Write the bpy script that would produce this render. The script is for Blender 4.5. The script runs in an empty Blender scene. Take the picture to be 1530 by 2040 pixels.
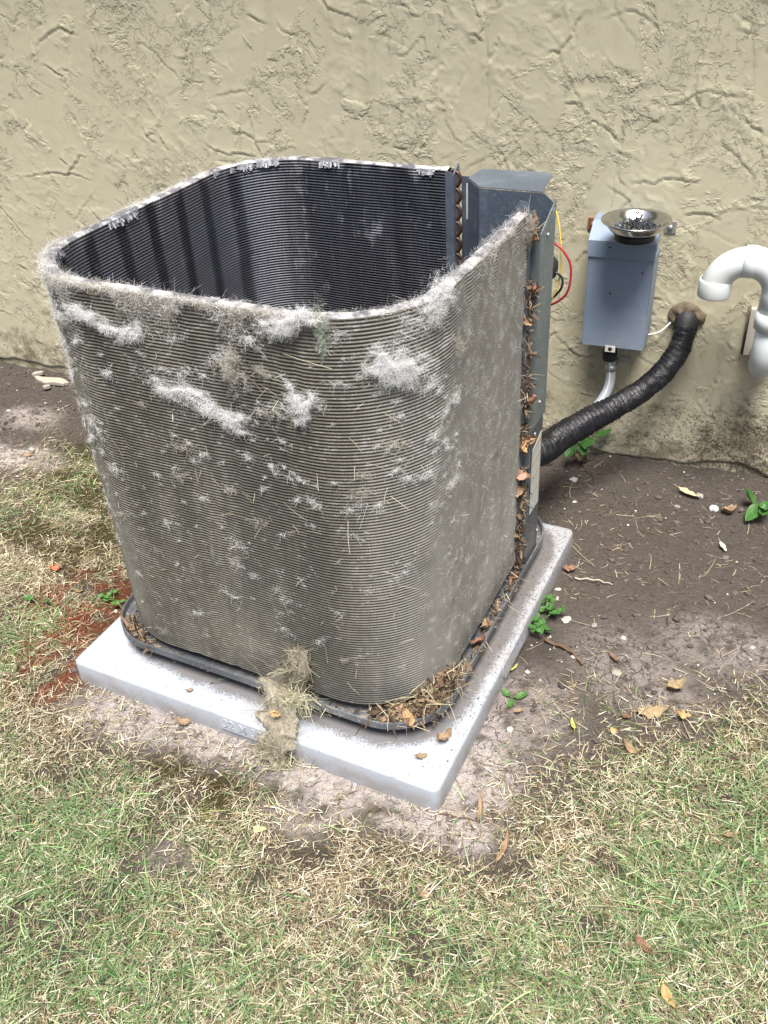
import bpy, bmesh, math, random
import numpy as np
from mathutils import Matrix, Vector
random.seed(7); rng = np.random.default_rng(7)
SC = bpy.context.scene; COL = SC.collection
# ---------------------------------------------------------------- camera
F_PX, YAW, PITCH, ROLL = 1827.66, 0.4904, 0.6172, -0.0655
CAM = np.array([0.414, -0.9033, 1.3471])
def cam_axes():
    cy, sy = math.cos(YAW), math.sin(YAW)
    f0 = np.array([-sy, cy, 0]); r0 = np.array([cy, sy, 0]); u0 = np.array([0, 0, 1.])
    f = math.cos(PITCH)*f0 - math.sin(PITCH)*u0
    u = math.cos(PITCH)*u0 + math.sin(PITCH)*f0
    r = math.cos(ROLL)*r0 + math.sin(ROLL)*u
    u2 = -math.sin(ROLL)*r0 + math.cos(ROLL)*u
    return r, u2, f
RX, UX, FX = cam_axes()
cd = bpy.data.cameras.new('camera'); cam = bpy.data.objects.new('camera', cd); COL.objects.link(cam)
cd.sensor_fit = 'HORIZONTAL'; cd.sensor_width = 36; cd.lens = F_PX/1530*36; cd.clip_start = .02; cd.clip_end = 400
cam.matrix_world = Matrix(((RX[0], UX[0], -FX[0], CAM[0]), (RX[1], UX[1], -FX[1], CAM[1]), (RX[2], UX[2], -FX[2], CAM[2]), (0, 0, 0, 1)))
SC.camera = cam
# ---------------------------------------------------------------- light
SUN_EL, SUN_AZ = math.radians(69), math.radians(152)      # direction the light comes from, compass from +Y clockwise
world = bpy.data.worlds.new('World'); SC.world = world; world.use_nodes = True
wn = world.node_tree.nodes; wl = world.node_tree.links
sky = wn.new('ShaderNodeTexSky'); sky.sky_type = 'NISHITA'; sky.sun_disc = False
sky.sun_elevation = SUN_EL; sky.sun_rotation = SUN_AZ; sky.air_density = 1.0; sky.dust_density = 4.0; sky.ozone_density = 1.0
bg = wn['Background']; bg.inputs['Strength'].default_value = 0.054
wl.new(sky.outputs[0], bg.inputs['Color'])
sd = bpy.data.lights.new('sun', 'SUN'); sd.energy = 3.2; sd.angle = math.radians(24); sd.color = (1, .96, .9)
sun = bpy.data.objects.new('sun', sd); COL.objects.link(sun)
sdir = Vector((math.sin(SUN_AZ)*math.cos(SUN_EL), math.cos(SUN_AZ)*math.cos(SUN_EL), math.sin(SUN_EL)))
sun.rotation_euler = sdir.to_track_quat('Z', 'Y').to_euler(); sun.location = (0, -2, 4)
SC.view_settings.view_transform = 'Standard'; SC.view_settings.look = 'None'
SC.view_settings.gamma = 1; SC.view_settings.use_curve_mapping = False
SC.view_settings.exposure = 1.33
SC.cycles.diffuse_bounces = 8; SC.cycles.transmission_bounces = 8

# ---------------------------------------------------------------- measuring helpers: pixel of the 1530x2040 photo -> point in the place
WALL_Y, WALL_S = 1.2395, 0.0748
WN = np.array([-WALL_S, 1, 0])/math.hypot(WALL_S, 1)         # wall normal (pointing into the house)
WT = np.array([1, WALL_S, 0])/math.hypot(WALL_S, 1)          # along the wall, to the right
W0 = np.array([0, WALL_Y, 0])
def ray(u, v): return (u-765)/F_PX*RX - (v-1020)/F_PX*UX + FX
def G(u, v, z=0.): d = ray(u, v); return CAM + (z-CAM[2])/d[2]*d
def AY(u, v, y): d = ray(u, v); return CAM + (y-CAM[1])/d[1]*d
def AX(u, v, x): d = ray(u, v); return CAM + (x-CAM[0])/d[0]*d
def AW(u, v, off=0.): d = ray(u, v); return CAM + ((W0-WN*off-CAM)@WN)/(d@WN)*d
def WP(s, z, off=0.): p = W0 + WT*s - WN*off; return np.array([p[0], p[1], z])

# ---------------------------------------------------------------- noise
def vnoise(x, y, seed=0):
    xi = np.floor(x).astype(np.int64); yi = np.floor(y).astype(np.int64); fx = x-xi; fy = y-yi
    fx = fx*fx*fx*(fx*(fx*6-15)+10); fy = fy*fy*fy*(fy*(fy*6-15)+10)
    def h(a, b):
        n = (a*374761393 + b*668265263 + seed*982451653) & 0xffffffff
        n = ((n ^ (n >> 13))*1274126177) & 0xffffffff
        return ((n ^ (n >> 16)) & 0xffff)/65535.
    return (h(xi, yi)*(1-fx)+h(xi+1, yi)*fx)*(1-fy) + (h(xi, yi+1)*(1-fx)+h(xi+1, yi+1)*fx)*fy
def fbm(x, y, octv=4, seed=0, gain=.5):
    t = 0; a = 1; s = 0
    for k in range(octv):
        t = t + a*vnoise(x*2**k+13.7*k, y*2**k-7.3*k, seed+k); s += a; a *= gain
    return t/s
def sstep(a, b, x): t = np.clip((x-a)/(b-a), 0, 1); return t*t*(3-2*t)

# ---------------------------------------------------------------- materials
def mat(name, base=(.5, .5, .5), rough=.6, metal=0., spec=.5):
    m = bpy.data.materials.new(name); m.use_nodes = True
    b = m.node_tree.nodes['Principled BSDF']
    b.inputs['Base Color'].default_value = (*base, 1); b.inputs['Roughness'].default_value = rough
    b.inputs['Metallic'].default_value = metal; b.inputs['Specular IOR Level'].default_value = spec
    return m
class NT:
    def __init__(s, m): s.m = m; s.n = m.node_tree.nodes; s.l = m.node_tree.links; s.b = s.n['Principled BSDF']
    def put(s, sock, v):
        if hasattr(v, 'is_output') or hasattr(v, 'links'): s.l.new(v, sock)
        elif isinstance(v, (tuple, list)) and len(v) == 3 and sock.type == 'RGBA': sock.default_value = (*v, 1)
        else: sock.default_value = v
    def pos(s):
        if not hasattr(s, '_p'): s._p = s.n.new('ShaderNodeTexCoord').outputs['Object']
        return s._p
    def scale(s, v, sc):
        n = s.n.new('ShaderNodeVectorMath'); n.operation = 'MULTIPLY'; s.put(n.inputs[0], v); n.inputs[1].default_value = sc; return n.outputs[0]
    def noise(s, scale=10, detail=4, rough=.55, vec=None, dist=0.):
        n = s.n.new('ShaderNodeTexNoise'); s.l.new(vec if vec is not None else s.pos(), n.inputs['Vector'])
        n.inputs['Scale'].default_value = scale; n.inputs['Detail'].default_value = detail; n.inputs['Roughness'].default_value = rough
        n.inputs['Distortion'].default_value = dist; return n.outputs['Fac']
    def vor(s, scale=10, feature='F1', vec=None):
        n = s.n.new('ShaderNodeTexVoronoi'); n.feature = feature; s.l.new(vec if vec is not None else s.pos(), n.inputs['Vector'])
        n.inputs['Scale'].default_value = scale; return n.outputs['Distance']
    def ramp(s, v, a, b, c=0., d=1.):
        n = s.n.new('ShaderNodeMapRange'); n.interpolation_type = 'SMOOTHSTEP'; s.put(n.inputs['Value'], v)
        for k, q in zip(('From Min', 'From Max', 'To Min', 'To Max'), (a, b, c, d)): n.inputs[k].default_value = q
        return n.outputs['Result']
    def mix(s, f, a, b, mode='MIX'):
        n = s.n.new('ShaderNodeMix'); n.data_type = 'RGBA'; n.blend_type = mode
        s.put(n.inputs[0], f); s.put(n.inputs[6], a); s.put(n.inputs[7], b); return n.outputs[2]
    def mth(s, op, a, b=0.):
        n = s.n.new('ShaderNodeMath'); n.operation = op; s.put(n.inputs[0], a); s.put(n.inputs[1], b); return n.outputs[0]
    def sep(s, v=None):
        n = s.n.new('ShaderNodeSeparateXYZ'); s.l.new(v if v is not None else s.pos(), n.inputs[0]); return n.outputs
    def attr(s, name='Col'):
        n = s.n.new('ShaderNodeAttribute'); n.attribute_name = name; return n.outputs['Color']
    def bump(s, h, strength=.5, dist=.002):
        n = s.n.new('ShaderNodeBump'); n.inputs['Strength'].default_value = strength; n.inputs['Distance'].default_value = dist
        s.put(n.inputs['Height'], h); s.l.new(n.outputs[0], s.b.inputs['Normal'])
    def color(s, v): s.put(s.b.inputs['Base Color'], v)
    def rough(s, v): s.put(s.b.inputs['Roughness'], v)
M = {}; PAD_H = .0507
def attr_mat(name, rough=.8, spec=.3, var=.25, sc=300, trans=0., bump=0.):
    m = mat(name, rough=rough, spec=spec); t = NT(m)
    t.color(t.mix(1, t.attr(), t.mix(t.noise(sc, 3), (1-var,)*3, (1+var*.6,)*3), 'MULTIPLY'))
    if bump: t.bump(t.noise(sc*2, 3), .5, bump)
    if trans: t.b.inputs['Subsurface Weight'].default_value = trans; t.b.inputs['Subsurface Radius'].default_value = (.004, .004, .002)
    M[name] = m; return m
def translucent(m, f):
    t = NT(m); tr = t.n.new('ShaderNodeBsdfTranslucent'); mx = t.n.new('ShaderNodeMixShader'); mx.inputs[0].default_value = f
    t.l.new(t.b.inputs['Base Color'].links[0].from_socket, tr.inputs['Color']); out = t.n['Material Output']
    t.l.new(t.b.outputs[0], mx.inputs[1]); t.l.new(tr.outputs[0], mx.inputs[2]); t.l.new(mx.outputs[0], out.inputs['Surface'])
translucent(attr_mat('grass', .42, .5, .25, 150), .18)
attr_mat('straw', .75, .25, .2, 250)
translucent(attr_mat('lint', .95, .1, .08, 60), .45)
attr_mat('dry_leaf', .7, .3, .4, 120, bump=.001)
translucent(attr_mat('green_leaf', .45, .4, .3, 60), .25)
attr_mat('felt', .95, .1, .5, 140, bump=.004)
attr_mat('stone', .85, .3, .4, 200, bump=.001)
# painted grey-blue sheet metal
def metal_paint(name, c, c2, rough=.38, metal=.55, dust=.25):
    m = mat(name, c, rough, metal); t = NT(m)
    n1 = t.noise(6, 5); n2 = t.noise(90, 3)
    col = t.mix(t.ramp(n1, .35, .65), c, c2)
    col = t.mix(t.mth('MULTIPLY', t.ramp(t.mth('ADD', t.mth('MULTIPLY', n1, .6), t.mth('MULTIPLY', n2, .4)), .5, .72), dust), col, (.5, .49, .45))
    t.color(t.mix(t.ramp(t.noise(420, 2), .68, .75), col, (.6, .6, .58)))
    t.rough(t.ramp(n2, .3, .7, rough-.08, rough+.15)); t.bump(t.noise(14, 3), .3, .003); M[name] = m; return m
metal_paint('sheet_metal', (.135, .17, .225), (.18, .22, .285))
metal_paint('post_metal', (.20, .245, .27), (.25, .295, .32), .42, .6, .3)
metal_paint('base_metal', (.085, .092, .105), (.15, .155, .165), .5, .3, .6)
m = metal_paint('box_paint', (.205, .265, .36), (.26, .315, .405), .5, .1, .25)
def simple(name, c, rough=.5, metal=0., var=.2, sc=40, bump=0., spec=.5):
    m = mat(name, c, rough, metal, spec); t = NT(m)
    t.color(t.mix(t.noise(sc, 4), tuple(x*(1-var) for x in c), tuple(min(1, x*(1+var)) for x in c)))
    if bump: t.bump(t.noise(sc*3, 4), .6, bump)
    M[name] = m; return m
simple('copper', (.10, .05, .032), .5, .6, .6, 60)
simple('rust', (.20, .07, .03), .85, 0, .6, 120, .001)
simple('steel', (.58, .575, .56), .17, 1, .06, 20)
simple('magnet', (.015, .015, .016), .6, 0, .2)
simple('screw_metal', (.075, .08, .095), .42, .55, .5, 90)
simple('white_wire', (.75, .73, .68), .5)
simple('yellow_wire', (.75, .55, .10), .45)
simple('red_wire', (.36, .025, .04), .4)
simple('black_wire', (.015, .015, .017), .4)
simple('conduit_grey', (.34, .38, .43), .42, 0, .25, 50)
simple('zinc', (.42, .43, .42), .45, .7, .3, 80)
simple('sealant', (.13, .10, .068), .9, 0, .5, 60, .003)
simple('plate_paint', (.48, .45, .40), .7, 0, .2, 60, .001)
simple('label_paper', (.52, .54, .55), .55, 0, .1, 60)
simple('label_ink', (.45, .33, .08), .6)
simple('dark_rubber', (.02, .02, .022), .6)
# white pvc with grime below
m = mat('pvc', (.78, .79, .78), .28); t = NT(m)
t.color(t.mix(t.mth('MULTIPLY', t.ramp(t.noise(14, 5), .5, .75), .35), (.60, .64, .65), (.46, .45, .39))); M['pvc'] = m
# taped pipe
m = mat('tape', (.02, .02, .024), .38, spec=.35); t = NT(m)
t.color(t.mix(t.ramp(t.noise(35, 5), .5, .75), (.009, .009, .012), (.03, .029, .028))); t.rough(t.ramp(t.noise(50, 3), .3, .7, .28, .55))
t.bump(t.noise(120, 4, .6, t.scale(t.pos(), (1, 1, 1)), 1.), .5, .004); M['tape'] = m
# plastic composite pad
m = mat('pad_plastic', (.5, .52, .57), .5); t = NT(m)
X = t.sep()
n1 = t.noise(60, 4); fine = t.noise(600, 2, .5)
base = t.mix(n1, (.335, .365, .415), (.385, .415, .465))
# soil washed onto the slab: specks, thicker along the right hand side behind the corner
band = t.mth('MULTIPLY', t.ramp(X[0], .26, .38), t.ramp(X[1], -.40, .05))
spk = t.ramp(t.mth('ADD', t.noise(140, 5, .65), t.mth('MULTIPLY', band, .12)), .60, .68)
base = t.mix(t.mth('MULTIPLY', spk, .6), base, (.17, .15, .135))
base = t.mix(t.mth('MULTIPLY', t.ramp(t.mth('ADD', t.noise(18, 5), t.mth('MULTIPLY', band, .16)), .48, .72), .5), base, (.3, .28, .27))
# dust and soil that has collected on the slab round the foot of the pan
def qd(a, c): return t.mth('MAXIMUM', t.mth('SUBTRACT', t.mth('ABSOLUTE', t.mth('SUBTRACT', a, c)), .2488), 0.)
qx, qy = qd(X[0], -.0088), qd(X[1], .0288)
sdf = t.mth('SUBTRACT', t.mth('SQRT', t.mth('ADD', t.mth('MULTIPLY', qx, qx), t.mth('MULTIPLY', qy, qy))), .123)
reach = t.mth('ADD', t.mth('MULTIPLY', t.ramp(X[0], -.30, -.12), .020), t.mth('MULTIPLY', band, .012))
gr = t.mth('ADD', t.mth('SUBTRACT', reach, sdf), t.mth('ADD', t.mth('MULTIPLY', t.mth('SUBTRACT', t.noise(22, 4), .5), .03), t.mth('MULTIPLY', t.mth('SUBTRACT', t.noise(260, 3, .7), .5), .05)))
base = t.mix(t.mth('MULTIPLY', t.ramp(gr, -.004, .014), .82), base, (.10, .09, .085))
side = t.ramp(X[2], .044, .012)
base = t.mix(t.mth('MULTIPLY', side, t.ramp(t.noise(30, 5), .35, .65, .15, .6)), base, (.24, .21, .19))
t.color(base); t.bump(t.noise(300, 3), .25, .001); M['pad_plastic'] = m
# coil outside: corrugated fins under grey-brown dust and lint
m = mat('coil_dusty', rough=.8, spec=.25); t = NT(m)
X = t.sep(); st = t.scale(t.pos(), (1, 1, .25)); fs = t.scale(t.pos(), (1, 1, .06))
c = t.mix(t.ramp(t.noise(9, 6, .65, st), .35, .68), (.100, .093, .073), (.178, .167, .137))
c = t.mix(t.mth('MULTIPLY', t.ramp(t.noise(75, 5, .75), .50, .74), .7), c, (.33, .33, .305))
c = t.mix(t.mth('MULTIPLY', t.ramp(t.noise(7, 5, .6, t.scale(t.pos(), (1, 1, .22))), .47, .62), .65), c, (.068, .065, .056))
c = t.mix(t.mth('MULTIPLY', t.ramp(t.noise(13, 5, .65, t.scale(t.pos(), (1, 1, .12))), .55, .72), .35), c, (.30, .29, .26))
c = t.mix(t.mth('MULTIPLY', t.ramp(X[0], .20, .345), .42), c, (.40, .39, .355))
c = t.mix(t.mth('MULTIPLY', t.ramp(t.noise(700, 2, .5, fs), .45, .62), .28), c, (.07, .065, .055))
rside = t.ramp(X[0], .29, .35)
lint = t.mth('ADD', t.mth('MULTIPLY', t.noise(34, 6, .72, None, .5), 1.), t.mth('ADD', t.mth('MULTIPLY', rside, .07), t.ramp(X[2], .40, .80, 0, .035)))
c = t.mix(t.mth('MULTIPLY', t.ramp(lint, .58, .78), .7), c, (.50, .50, .48))
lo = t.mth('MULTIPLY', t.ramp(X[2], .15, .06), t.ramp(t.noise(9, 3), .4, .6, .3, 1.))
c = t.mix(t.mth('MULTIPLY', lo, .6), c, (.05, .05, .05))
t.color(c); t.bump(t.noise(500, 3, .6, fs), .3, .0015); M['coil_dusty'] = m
# coil inside: blue-black fins, light seeping through the left side painted as pale stripes
m = mat('coil_inner', rough=.45, spec=.5, metal=.25); t = NT(m)
X = t.sep(); fs = t.scale(t.pos(), (1, 1, .05))
c = t.mix(t.ramp(t.noise(12, 5, .6, fs), .35, .7), (.026, .028, .036), (.055, .059, .072))
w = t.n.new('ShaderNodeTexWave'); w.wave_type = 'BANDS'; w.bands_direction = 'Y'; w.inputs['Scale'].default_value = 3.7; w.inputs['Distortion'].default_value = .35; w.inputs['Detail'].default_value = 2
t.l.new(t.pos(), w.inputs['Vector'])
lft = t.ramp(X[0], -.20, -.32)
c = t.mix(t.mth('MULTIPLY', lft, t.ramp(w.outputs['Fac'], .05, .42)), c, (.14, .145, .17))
c = t.mix(t.mth('MULTIPLY', t.ramp(t.noise(22, 6, .7, t.scale(t.pos(), (1, 1, .5))), .58, .72), .55), c, (.32, .33, .36))
topd = t.ramp(t.mth('ADD', X[2], t.mth('MULTIPLY', t.noise(30, 4, .6, fs), .10)), (.885-PAD_H), (.925-PAD_H))
c = t.mix(t.mth('MULTIPLY', topd, .55), c, (.5, .5, .53))
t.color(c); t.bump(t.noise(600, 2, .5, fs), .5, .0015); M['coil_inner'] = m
m = mat('coil_rim', rough=.5, spec=.4, metal=.2); t = NT(m)
c = t.mix(t.ramp(t.noise(30, 6, .7), .42, .6), (.13, .13, .15), (.55, .54, .54)); t.color(c); t.bump(t.noise(400, 3), .8, .004); M['coil_rim'] = m
# stucco
m = mat('stucco', rough=.85, spec=.25); t = NT(m)
X = t.sep()
c = t.mix(t.noise(3, 5), (.465, .428, .305), (.51, .477, .352))
c = t.mix(t.mth('MULTIPLY', t.ramp(t.noise(26, 6, .7), .5, .75), .35), c, (.33, .28, .19))
run = t.scale(t.pos(), (1, 1, .15))
dirt = t.mth('ADD', t.noise(16, 6, .72), t.mth('ADD', t.ramp(X[2], .34, .02, 0, .20), t.mth('MULTIPLY', t.ramp(X[0], .16, .36), t.ramp(X[2], .32, .10, 0, .11))))
c = t.mix(t.mth('MULTIPLY', t.ramp(dirt, .60, .85), .8), c, (.115, .09, .06))
spk = t.mth('ADD', t.noise(170, 4, .65), t.mth('ADD', t.ramp(X[2], .40, .05, 0, .12), t.mth('MULTIPLY', t.ramp(X[0], .0, .3), t.ramp(X[2], .30, .1, 0, .10))))
c = t.mix(t.mth('MULTIPLY', t.ramp(spk, .70, .76), .75), c, (.06, .05, .038))
c = t.mix(t.mth('MULTIPLY', t.ramp(t.noise(8, 5, .6, run), .62, .75), .25), c, (.22, .19, .14))
c = t.mix(t.attr('crack'), c, (.10, .085, .06))
t.color(c)
def tear(scale, lv, seed, msc, m0):
    v1 = t.n.new('ShaderNodeVectorMath'); v1.operation = 'ADD'; t.l.new(t.pos(), v1.inputs[0]); v1.inputs[1].default_value = (seed, seed*.7, seed*1.3)
    q = t.noise(scale, 7, .62, v1.outputs[0], .4); mk = t.ramp(t.noise(msc, 3, .5, v1.outputs[0]), m0, m0+.06)
    stp = t.mth('MULTIPLY', t.ramp(q, lv, lv+.0022), t.ramp(q, lv+.07, lv+.003, 0, 1.))      # jumps up, then fades back
    return t.mth('MULTIPLY', stp, mk)
tz = t.mth('ADD', t.mth('ADD', tear(5, .47, 1.7, 5, .51), tear(8, .55, 4.1, 5, .53)), t.mth('ADD', t.mth('MULTIPLY', tear(15, .5, 7.3, 6, .54), .75), t.mth('MULTIPLY', tear(40, .5, 11., 6, .57), .45)))
t.bump(t.mth('ADD', t.mth('ADD', t.mth('MULTIPLY', t.noise(420, 3, .6), .16), t.mth('MULTIPLY', t.noise(70, 4, .6), .15)), tz), .85, .003); M['stucco'] = m
simple('soffit', (.6, .58, .5), .7); simple('roof_shingle', (.08, .075, .07), .9, 0, .3, 30)
# soil, colours per vertex plus grain and drying cracks
m = mat('soil', rough=.95, spec=.15); t = NT(m)
a = t.attr('Col')
g = t.mix(t.noise(110, 6, .7), (.45, .45, .45), (1.45, 1.43, 1.4)); c = t.mix(1, a, g, 'MULTIPLY')
c = t.mix(t.mth('MULTIPLY', t.ramp(t.noise(360, 3, .6), .63, .72), .7), c, (.30, .275, .255))
c = t.mix(t.mth('MULTIPLY', t.ramp(t.noise(190, 5, .72), .56, .70), .75), c, (.048, .04, .034))
wv = t.n.new('ShaderNodeVectorMath'); wv.operation = 'ADD'; t.l.new(t.pos(), wv.inputs[0])
nn = t.n.new('ShaderNodeTexNoise'); t.l.new(t.pos(), nn.inputs['Vector']); nn.inputs['Scale'].default_value = 30; nn.inputs['Detail'].default_value = 4
s2 = t.scale(nn.outputs['Color'], (.06, .06, .06)); t.l.new(s2, wv.inputs[1])
cr = t.ramp(t.vor(30, 'DISTANCE_TO_EDGE', wv.outputs[0]), 0, .035)
cr2 = t.mth('MAXIMUM', cr, t.mth('MAXIMUM', t.ramp(t.noise(7, 3), .42, .55, 1, 0), t.ramp(t.sep(a)[0], .16, .30, 1, 0)))
c = t.mix(t.mth('MULTIPLY', t.mth('SUBTRACT', 1., cr2), .6), c, (.05, .042, .035))
t.color(c)
t.bump(t.mth('ADD', t.mth('ADD', t.noise(90, 6, .7), t.mth('MULTIPLY', t.noise(300, 4, .7), .5)), t.mth('MULTIPLY', cr2, .45)), 1., .014); M['soil'] = m

# ---------------------------------------------------------------- mesh helpers
def new_mesh(name, V, F, mats, smooth=True, col=None, midx=None, attr='Col'):
    me = bpy.data.meshes.new(name); V = np.asarray(V, np.float32)
    if isinstance(F, np.ndarray):
        k = F.shape[1]; me.vertices.add(len(V)); me.vertices.foreach_set('co', V.ravel())
        me.loops.add(F.size); me.loops.foreach_set('vertex_index', F.astype(np.int32).ravel())
        me.polygons.add(len(F)); me.polygons.foreach_set('loop_start', np.arange(0, F.size, k, dtype=np.int32))
        try: me.polygons.foreach_set('loop_total', np.full(len(F), k, np.int32))
        except Exception: pass
        me.update(calc_edges=True)
    else:
        me.from_pydata([tuple(map(float, v)) for v in V], [], [tuple(map(int, f)) for f in F])
    for q in (mats if isinstance(mats, (list, tuple)) else [mats]): me.materials.append(M[q])
    me.polygons.foreach_set('use_smooth', np.full(len(me.polygons), smooth))
    if midx is not None: me.polygons.foreach_set('material_index', np.asarray(midx, np.int32))
    if col is not None:
        ca = me.color_attributes.new(attr, 'FLOAT_COLOR', 'POINT'); c = np.ones((len(V), 4), np.float32); c[:, :3] = col
        ca.data.foreach_set('color', c.ravel())
    me.update(); return me
def put(name, me, parent=None, label=None, cat=None, group=None, kind=None, loc=None):
    o = bpy.data.objects.new(name, me); COL.objects.link(o)
    if parent is not None: o.parent = parent
    if loc is not None: o.location = loc
    for k, v in (('label', label), ('category', cat), ('group', group), ('kind', kind)):
        if v: o[k] = v
    return o
def root_of(p):
    while p.parent: p = p.parent
    return p
def part(name, V, F, mats, parent, **kw):                     # vertices given in world coordinates
    keys = ('label', 'kind'); ex = {k: kw.pop(k) for k in keys if k in kw}
    V = np.asarray(V, float) - np.array(root_of(parent).location)
    return put(name, new_mesh(name, V, F, mats, **kw), parent, **ex)
def empty(name, loc, label, cat, group=None):
    return put(name, None, None, label, cat, group, None, loc)
def solo(name, V, F, mats, label, cat, group=None, kind=None, origin=None, **kw):
    V = np.asarray(V, float); o = V.mean(0) if origin is None else np.array(origin)
    if origin is None: o[2] = V[:, 2].min()
    return put(name, new_mesh(name, V-o, F, mats, **kw), None, label, cat, group, kind, o)
def join(*parts):
    V = []; F = []; n = 0; MI = []
    for i, p in enumerate(parts):
        v, f = p[0], p[1]; V.append(np.asarray(v, float)); F += [tuple(int(i)+n for i in q) for q in f]; n += len(v)
        MI += [p[2] if len(p) > 2 else 0]*len(f)
    return np.concatenate(V), F, MI
def box(a, b, bev=0.):
    bm = bmesh.new(); bmesh.ops.create_cube(bm, size=1); a = np.array(a); b = np.array(b)
    for v in bm.verts: v.co = Vector((a+b)/2 + np.array(v.co)*(b-a))
    if bev: bmesh.ops.bevel(bm, geom=list(bm.edges), offset=bev, segments=2, affect='EDGES', profile=.5)
    V = np.array([v.co[:] for v in bm.verts]); F = [tuple(v.index for v in f.verts) for f in (bm.verts.index_update(), bm.faces)[1]]
    bm.free(); return V, F
def prism(poly, off):                                          # planar polygon (3d points) extruded by a vector, solid sheet
    P = np.asarray(poly, float); n = len(P); V = np.concatenate([P, P+np.asarray(off, float)])
    F = [tuple(range(n)), tuple(range(2*n-1, n-1, -1))] + [(i, i+n, (i+1) % n+n, (i+1) % n) for i in range(n)]
    return V, F
def frames(P):
    P = np.asarray(P, float); T = np.gradient(P, axis=0); T /= np.linalg.norm(T, axis=1)[:, None]+1e-12
    a = np.array([0, 0, 1.]) if abs(T[0][2]) < .9 else np.array([1., 0, 0])
    N = np.zeros_like(P); b = np.cross(T[0], a); b /= np.linalg.norm(b); N[0] = b
    for i in range(1, len(P)):
        v = N[i-1]-T[i]*(N[i-1]@T[i]); N[i] = v/np.linalg.norm(v)
    return T, N, np.cross(T, N)
def tube(P, r, seg=12, cap=True):
    P = np.asarray(P, float); r = np.broadcast_to(np.asarray(r, float), (len(P),)) if np.ndim(r) < 2 else r
    T, N, B = frames(P); a = np.linspace(0, 2*np.pi, seg, endpoint=False)
    rr = r[:, None] if np.ndim(r) < 2 else r
    V = (P[:, None]+rr[..., None]*(np.cos(a)[None, :, None]*N[:, None]+np.sin(a)[None, :, None]*B[:, None])).reshape(-1, 3)
    F = [(i*seg+j, i*seg+(j+1) % seg, (i+1)*seg+(j+1) % seg, (i+1)*seg+j) for i in range(len(P)-1) for j in range(seg)]
    if cap: F += [tuple(range(seg-1, -1, -1)), tuple(range((len(P)-1)*seg, len(P)*seg))]
    return V, F
def spline(P, n=40):
    P = np.asarray(P, float); Q = np.concatenate([[2*P[0]-P[1]], P, [2*P[-1]-P[-2]]]); out = []
    m = len(P)-1; k = max(2, n//m)
    for i in range(m):
        a, b, c, d = Q[i:i+4]
        for s in np.linspace(0, 1, k, endpoint=False):
            out.append(.5*(2*b+(c-a)*s+(2*a-5*b+4*c-d)*s**2+(3*b-a-3*c+d)*s**3))
    out.append(P[-1]); return np.array(out)
def lathe(prof, center, seg=40, axis=None):
    prof = np.asarray(prof, float); a = np.linspace(0, 2*np.pi, seg, endpoint=False)
    V = np.stack([prof[:, None, 0]*np.cos(a), prof[:, None, 0]*np.sin(a), np.repeat(prof[:, 1:2], seg, 1)], -1).reshape(-1, 3)
    F = [(i*seg+j, i*seg+(j+1) % seg, (i+1)*seg+(j+1) % seg, (i+1)*seg+j) for i in range(len(prof)-1) for j in range(seg)]
    if axis is not None:
        q = Vector((0, 0, 1)).rotation_difference(Vector(axis)).to_matrix(); V = V@np.array(q).T
    return V+np.asarray(center, float), F
def strips(P, D, L, Wd, bend, col, K=3, side=None, taper=1.):
    """many thin curved blades in one mesh: base P, unit direction D, length, width, bend vector"""
    n = len(P); D = D/np.linalg.norm(D, axis=1)[:, None]
    if side is None: side = rng.normal(size=(n, 3))
    S = np.cross(D, side); S /= np.linalg.norm(S, axis=1)[:, None]+1e-9
    t = np.linspace(0, 1, K+1)
    C = P[:, None]+D[:, None]*(L[:, None]*t)[..., None]+bend[:, None]*(L[:, None]*t**2)[..., None]
    w = (Wd[:, None]*(1-taper*t**2)*.5+1e-5)[..., None]*S[:, None]
    V = np.stack([C-w, C+w], 2).reshape(-1, 3)
    b = (np.arange(n)*2*(K+1))[:, None, None]+(np.arange(K)*2)[None, :, None]+np.array([0, 1, 3, 2])[None, None]
    F = b.reshape(-1, 4)
    c = np.repeat(col, 2*(K+1), axis=0)
    return V, F, c
def merge_strips(L):
    V = []; F = []; C = []; n = 0
    for v, f, c in L: V.append(v); F.append(f+n); C.append(c); n += len(v)
    return np.concatenate(V), np.concatenate(F), np.concatenate(C)
def rrect(cx, cy, hx, hy, r, step=.008, arc=14, closed=True):
    """rounded rectangle, counter-clockwise from the right side's far end: returns points and outward normals"""
    P = []; Nn = []
    def line(a, b, n):
        k = max(2, int(math.dist(a, b)/step))
        for s in np.linspace(0, 1, k, endpoint=False): P.append((a[0]+(b[0]-a[0])*s, a[1]+(b[1]-a[1])*s)); Nn.append(n)
    def arcp(c, t0, t1):
        for t in np.linspace(t0, t1, arc, endpoint=False): P.append((c[0]+r*math.cos(t), c[1]+r*math.sin(t))); Nn.append((math.cos(t), math.sin(t)))
    line((cx+hx, cy+hy-r), (cx+hx, cy-hy+r), (1, 0)); arcp((cx+hx-r, cy-hy+r), 0, -math.pi/2)
    line((cx+hx-r, cy-hy), (cx-hx+r, cy-hy), (0, -1)); arcp((cx-hx+r, cy-hy+r), -math.pi/2, -math.pi)
    line((cx-hx, cy-hy+r), (cx-hx, cy+hy-r), (-1, 0)); arcp((cx-hx+r, cy+hy-r), math.pi, math.pi/2)
    line((cx-hx+r, cy+hy), (cx+hx-r, cy+hy), (0, 1)); arcp((cx+hx-r, cy+hy-r), math.pi/2, 0)
    return np.array(P), np.array(Nn)
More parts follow.
